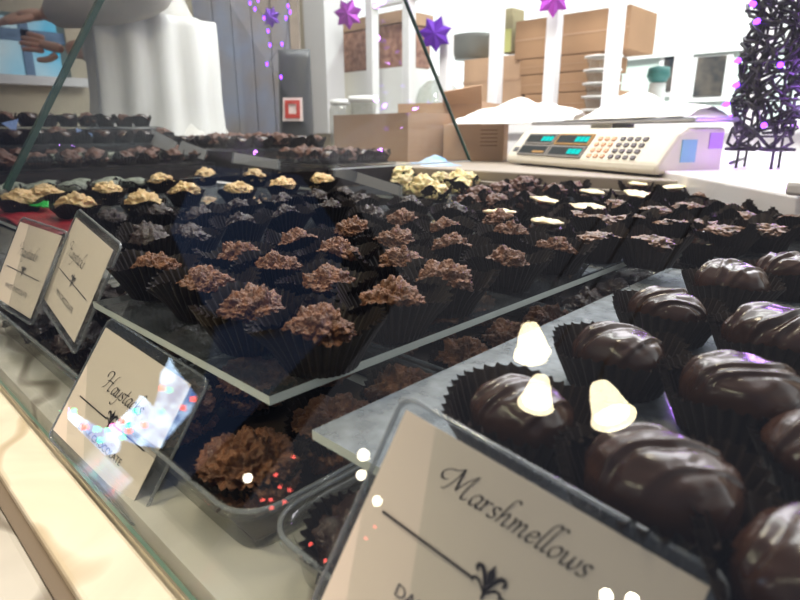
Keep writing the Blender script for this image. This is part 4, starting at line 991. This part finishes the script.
# head with face and hair
hc = bp(-.09, 0, 1.70); V, F = [], []
Vs, Fs = ICO[5]
for v in Vs:
    p = Vector((v.x * .095, v.y * .075, v.z * .118))
    fx = -v.x
    if fx > 0:
        p.x -= .022 * math.exp(-((v.y / .16) ** 2 + ((v.z + .08) / .2) ** 2)) * 1.0 + .008 * math.exp(-((v.y / .3) ** 2 + ((v.z + .45) / .1) ** 2))
        for sy_ in (1, -1): p.x += .010 * math.exp(-(((v.y - sy_ * .38) / .16) ** 2 + ((v.z - .05) / .1) ** 2))
    if v.z < 0: p.x *= 1 + .12 * v.z; p.y *= 1 + .25 * v.z
    V.append(hc + IR * p.x + FW * p.y + Vector((0, 0, p.z)))
hdm = obj('head', V, Fs, M_skin, per, smooth=True)
for sy_ in (1, -1):
    e1_ = hc + IR * -.082 + FW * (.028 * sy_) + Vector((0, 0, .006)); lathe('eye', [(.0001, -.011), (.008, -.008), (.011, 0), (.008, .008), (.0001, .011)], M_tub, hdm, 14, loc=e1_)
    e2_ = hc + FW * (.076 * sy_); lathe('ear', [(.0001, -.03), (.012, -.022), (.016, 0), (.014, .02), (.0001, .03)], M_skin, hdm, 12, loc=e2_)
lathe('mouth', [(.0001, -.004), (.016, 0), (.0001, .004)], pm('lips', (.45, .16, .13), .5), hdm, 12, loc=hc + IR * -.080 + Vector((0, 0, -.053)))
V = []; FH = []
for v in Vs:
    p = Vector((v.x * .104 + .012, v.y * .084, v.z * .124 + .01)); V.append(hc + IR * p.x + FW * p.y + Vector((0, 0, p.z)))
keep = [f for f in Fs if all((Vs[i].z > .35 or Vs[i].x > .1) and Vs[i].z > -.55 for i in f)]
hr = obj('hair', V, keep, M_hair, per, smooth=True); s_ = hr.modifiers.new('s', 'SOLIDIFY'); s_.thickness = .006
def cyl_trouser(sy_):
    tube('trouser_leg', [bp(0, .11 * sy_, .86), bp(.01, .115 * sy_, .5), bp(.03, .115 * sy_, .1)], [.105, .085, .068], M_trouser, per, 16)
    tube('shoe', [bp(.08, .115 * sy_, .045), bp(.03, .115 * sy_, .055), bp(-.08, .12 * sy_, .045), bp(-.15, .12 * sy_, .035)], [.03, .046, .044, .025], M_wire, per, 12)
for q in (1, -1): cyl_trouser(q)
# hands: palm plus five skinned fingers, reaching to image left
def hand(w_, fwd, up, side, parent, curl):
    fwd = fwd.normalized(); side = side.normalized(); up = fwd.cross(side).normalized() if up is None else up
    V, E, Rr = [w_, w_ + fwd * .04, w_ + fwd * .08], [(0, 1), (1, 2)], [(.026, .018), (.034, .017), (.030, .014)]
    skin('palm', V, E, Rr, M_skin, parent, 0, 2)
    for i, (off, ln) in enumerate(((-.027, .066), (-.009, .076), (.009, .072), (.026, .056))):
        b_ = w_ + fwd * .062 + side * off * .8; P_ = [b_]; d_ = fwd.copy(); c_ = curl * (1 + .15 * i)
        for q in (.45, .3, .25):
            P_.append(P_[-1] + d_ * ln * q * 1.25 + side * off * .10); d_ = (d_ - up * c_).normalized()
        skin('finger', P_, [(0, 1), (1, 2), (2, 3)], [.0095, .0092, .0085, .007], M_skin, parent, 0, 2)
    b_ = w_ + fwd * .022 - side * .020; P_ = [b_, b_ + fwd * .022 - side * .022, b_ + fwd * .047 - side * .032, b_ + fwd * .066 - side * .034 - up * .004]
    skin('thumb', P_, [(0, 1), (1, 2), (2, 3)], [.013, .011, .010, .008], M_skin, parent, 0, 2)
hl = thing('tmp', 'x', 'x'); bpy.data.objects.remove(hl)
upz = Vector((0, 0, 1))
hand(bp(-.215, -.17, 1.165), -IR + FW * .1 + upz * -.05, (FW * -.4 + upz * .9).normalized(), (FW * .9 + upz * .4), per, .25)
hand(bp(-.30, .06, 1.10), -IR + upz * .25, (FW * -.9 + upz * .3).normalized(), (upz * .9 + FW * .3), per, .22)

# ------------------------------------------------------------ customer side: what the front glass reflects
def bell(x, y, dist, size, label, ax_px):   # shade opens down and towards the shop front
    c, h = mirror(x, y, dist); c2, _ = mirror(x + ax_px[0], y + ax_px[1], dist)
    axis = ((c2 - c).normalized() * .8 + (h - c).normalized() * .55).normalized(); t_ = thing('bell_lamp', label, 'lamp', c)
    q = axis.to_track_quat('Z', 'Y'); sh = lathe('shade', [(.018, -.06), (.028, -.055), (.04, -.02), (.05, .03), (.062, .06)], M_shade, t_, 32); sh.rotation_mode = 'QUATERNION'; sh.rotation_quaternion = q
    so = sh.modifiers.new('s', 'SOLIDIFY'); so.thickness = .004
    bu = lathe('bulb', [(.0001, .056), (.045, .050), (.05, .035), (.03, -.01), (.012, -.03), (.0001, -.03)], M_bulb, t_, 24); bu.rotation_mode = 'QUATERNION'; bu.rotation_quaternion = q
    tube('cable', [-axis * .058, -axis * .07 + upz * .05, upz * .8], .004, M_wire, t_, 8)
    for o in (sh, bu): o.scale = (size,) * 3
M_shade = emis('lit_glass_shade', (1.0, .84, .52), 17.0); M_bulb = emis('lamp_bulb', (1.0, .90, .72), 26.0)
bell(606, 401, 1.3, .84, 'bell lamp reflected whole in the front glass above the marshmallows', (8, 18))
bell(538, 391, 1.3, .70, 'bell lamp reflected beside the first glossy chocolate', (-4, 18))
bell(531, 340, 1.5, .86, 'bell lamp reflected above the frosted plate edge', (2, 18))
for i, (x, y, r) in enumerate([(363, 455, .016), (361, 475, .014), (377, 501, .014), (606, 596, .016), (632, 600, .016), (247, 478, .012)]):
    c, h = mirror(x, y, 1.3); o = lathe('ceiling_spot', [(.0001, -r), (r * .7, -r * .7), (r, 0), (r * .7, r * .7), (.0001, r)], M_bulb, None, 16, loc=c); tag(o, 'tiny round lit spot bulb reflected at the sign', 'lamp', 'spot bulbs seen reflected')
# tree decoration with coloured bulbs; reflected brightness put into the tinsel as glow
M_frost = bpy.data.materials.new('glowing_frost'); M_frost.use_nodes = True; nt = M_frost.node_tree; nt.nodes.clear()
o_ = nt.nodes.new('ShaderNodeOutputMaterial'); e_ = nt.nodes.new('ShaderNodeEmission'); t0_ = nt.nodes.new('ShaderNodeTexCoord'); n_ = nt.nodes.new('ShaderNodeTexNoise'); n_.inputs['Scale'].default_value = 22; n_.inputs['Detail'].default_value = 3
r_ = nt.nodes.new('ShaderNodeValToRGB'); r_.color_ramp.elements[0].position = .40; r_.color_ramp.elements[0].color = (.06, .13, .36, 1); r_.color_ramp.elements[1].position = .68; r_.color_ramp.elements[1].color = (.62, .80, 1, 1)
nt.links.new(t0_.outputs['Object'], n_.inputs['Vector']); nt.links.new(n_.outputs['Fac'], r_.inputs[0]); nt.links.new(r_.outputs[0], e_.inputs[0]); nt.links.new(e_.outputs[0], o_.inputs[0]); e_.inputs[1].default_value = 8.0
def refl_shape(name, pts, dist, mat, parent, th=.03):
    Q = [mirror(x, y, dist)[0] for x, y in pts]; c = sum(Q, Vector()) / len(Q); c0, h0 = mirror(sum(p[0] for p in pts) / len(pts), sum(p[1] for p in pts) / len(pts), dist)
    nrm = (c0 - h0).normalized(); return prism(name, Q, nrm * th, mat, parent)
ft = thing('frosted_tree', 'white tinsel trees given a glow, with coloured bulbs reflected over the haystack sign', 'decoration')
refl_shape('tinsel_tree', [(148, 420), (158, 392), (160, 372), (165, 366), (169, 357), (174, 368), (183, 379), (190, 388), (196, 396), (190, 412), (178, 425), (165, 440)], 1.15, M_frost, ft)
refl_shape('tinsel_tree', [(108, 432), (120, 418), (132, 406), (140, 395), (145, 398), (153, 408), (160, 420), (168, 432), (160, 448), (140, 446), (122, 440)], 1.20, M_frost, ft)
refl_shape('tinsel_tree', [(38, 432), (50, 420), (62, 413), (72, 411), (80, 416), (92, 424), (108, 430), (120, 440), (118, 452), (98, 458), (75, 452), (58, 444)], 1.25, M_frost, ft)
bc = {'red': emis('red_bulb', (1, .12, .10), 14), 'green': emis('green_bulb', (.05, 1, .45), 11), 'pink': emis('pink_bulb', (1, .2, .6), 14)}
for (x, y, c_) in [(60, 413, 'green'), (74, 411, 'green'), (55, 415, 'red'), (67, 410, 'pink'), (84, 427, 'red'), (96, 429, 'green'), (112, 426, 'pink'), (108, 430, 'green'), (116, 431, 'pink'), (122, 421, 'red'), (128, 425, 'green'), (135, 411, 'green'), (121, 437, 'green'), (143, 425, 'red'), (100, 440, 'green'), (161, 388, 'red'), (168, 390, 'green'), (182, 408, 'red'), (192, 399, 'red'), (128, 431, 'red'), (160, 412, 'green')]:
    p, _ = mirror(x, y, 1.12); lathe('coloured_bulb', [(.0001, -.008), (.008, 0), (.0001, .008)], bc[c_], ft, 12, loc=p)
for i, (x, y) in enumerate([(293, 457), (275, 475), (279, 487), (284, 502), (289, 490), (271, 508), (262, 500), (270, 500), (310, 544), (325, 561), (345, 556), (366, 538), (375, 527)]):
    p, _ = mirror(x, y, 1.4); o = lathe('red_fairy_bulb', [(.0001, -.006), (.006, 0), (.0001, .006)], bc['red'], None, 12, loc=p); tag(o, 'tiny red fairy bulb reflected low in the glass', 'bulb', 'red fairy bulbs seen reflected')
# glowing blue panel added unseen behind the camera; its reflection hazes the glass
M_dimblue = emis('blue_haze_glow', (.20, .30, .60), .26)
refl_shape('blue_haze_panel', [(150, 520), (235, 430), (330, 330), (345, 240), (300, 175), (200, 165), (170, 230), (215, 330), (200, 390)], 2.6, M_dimblue, None, .05)['kind'] = 'structure'
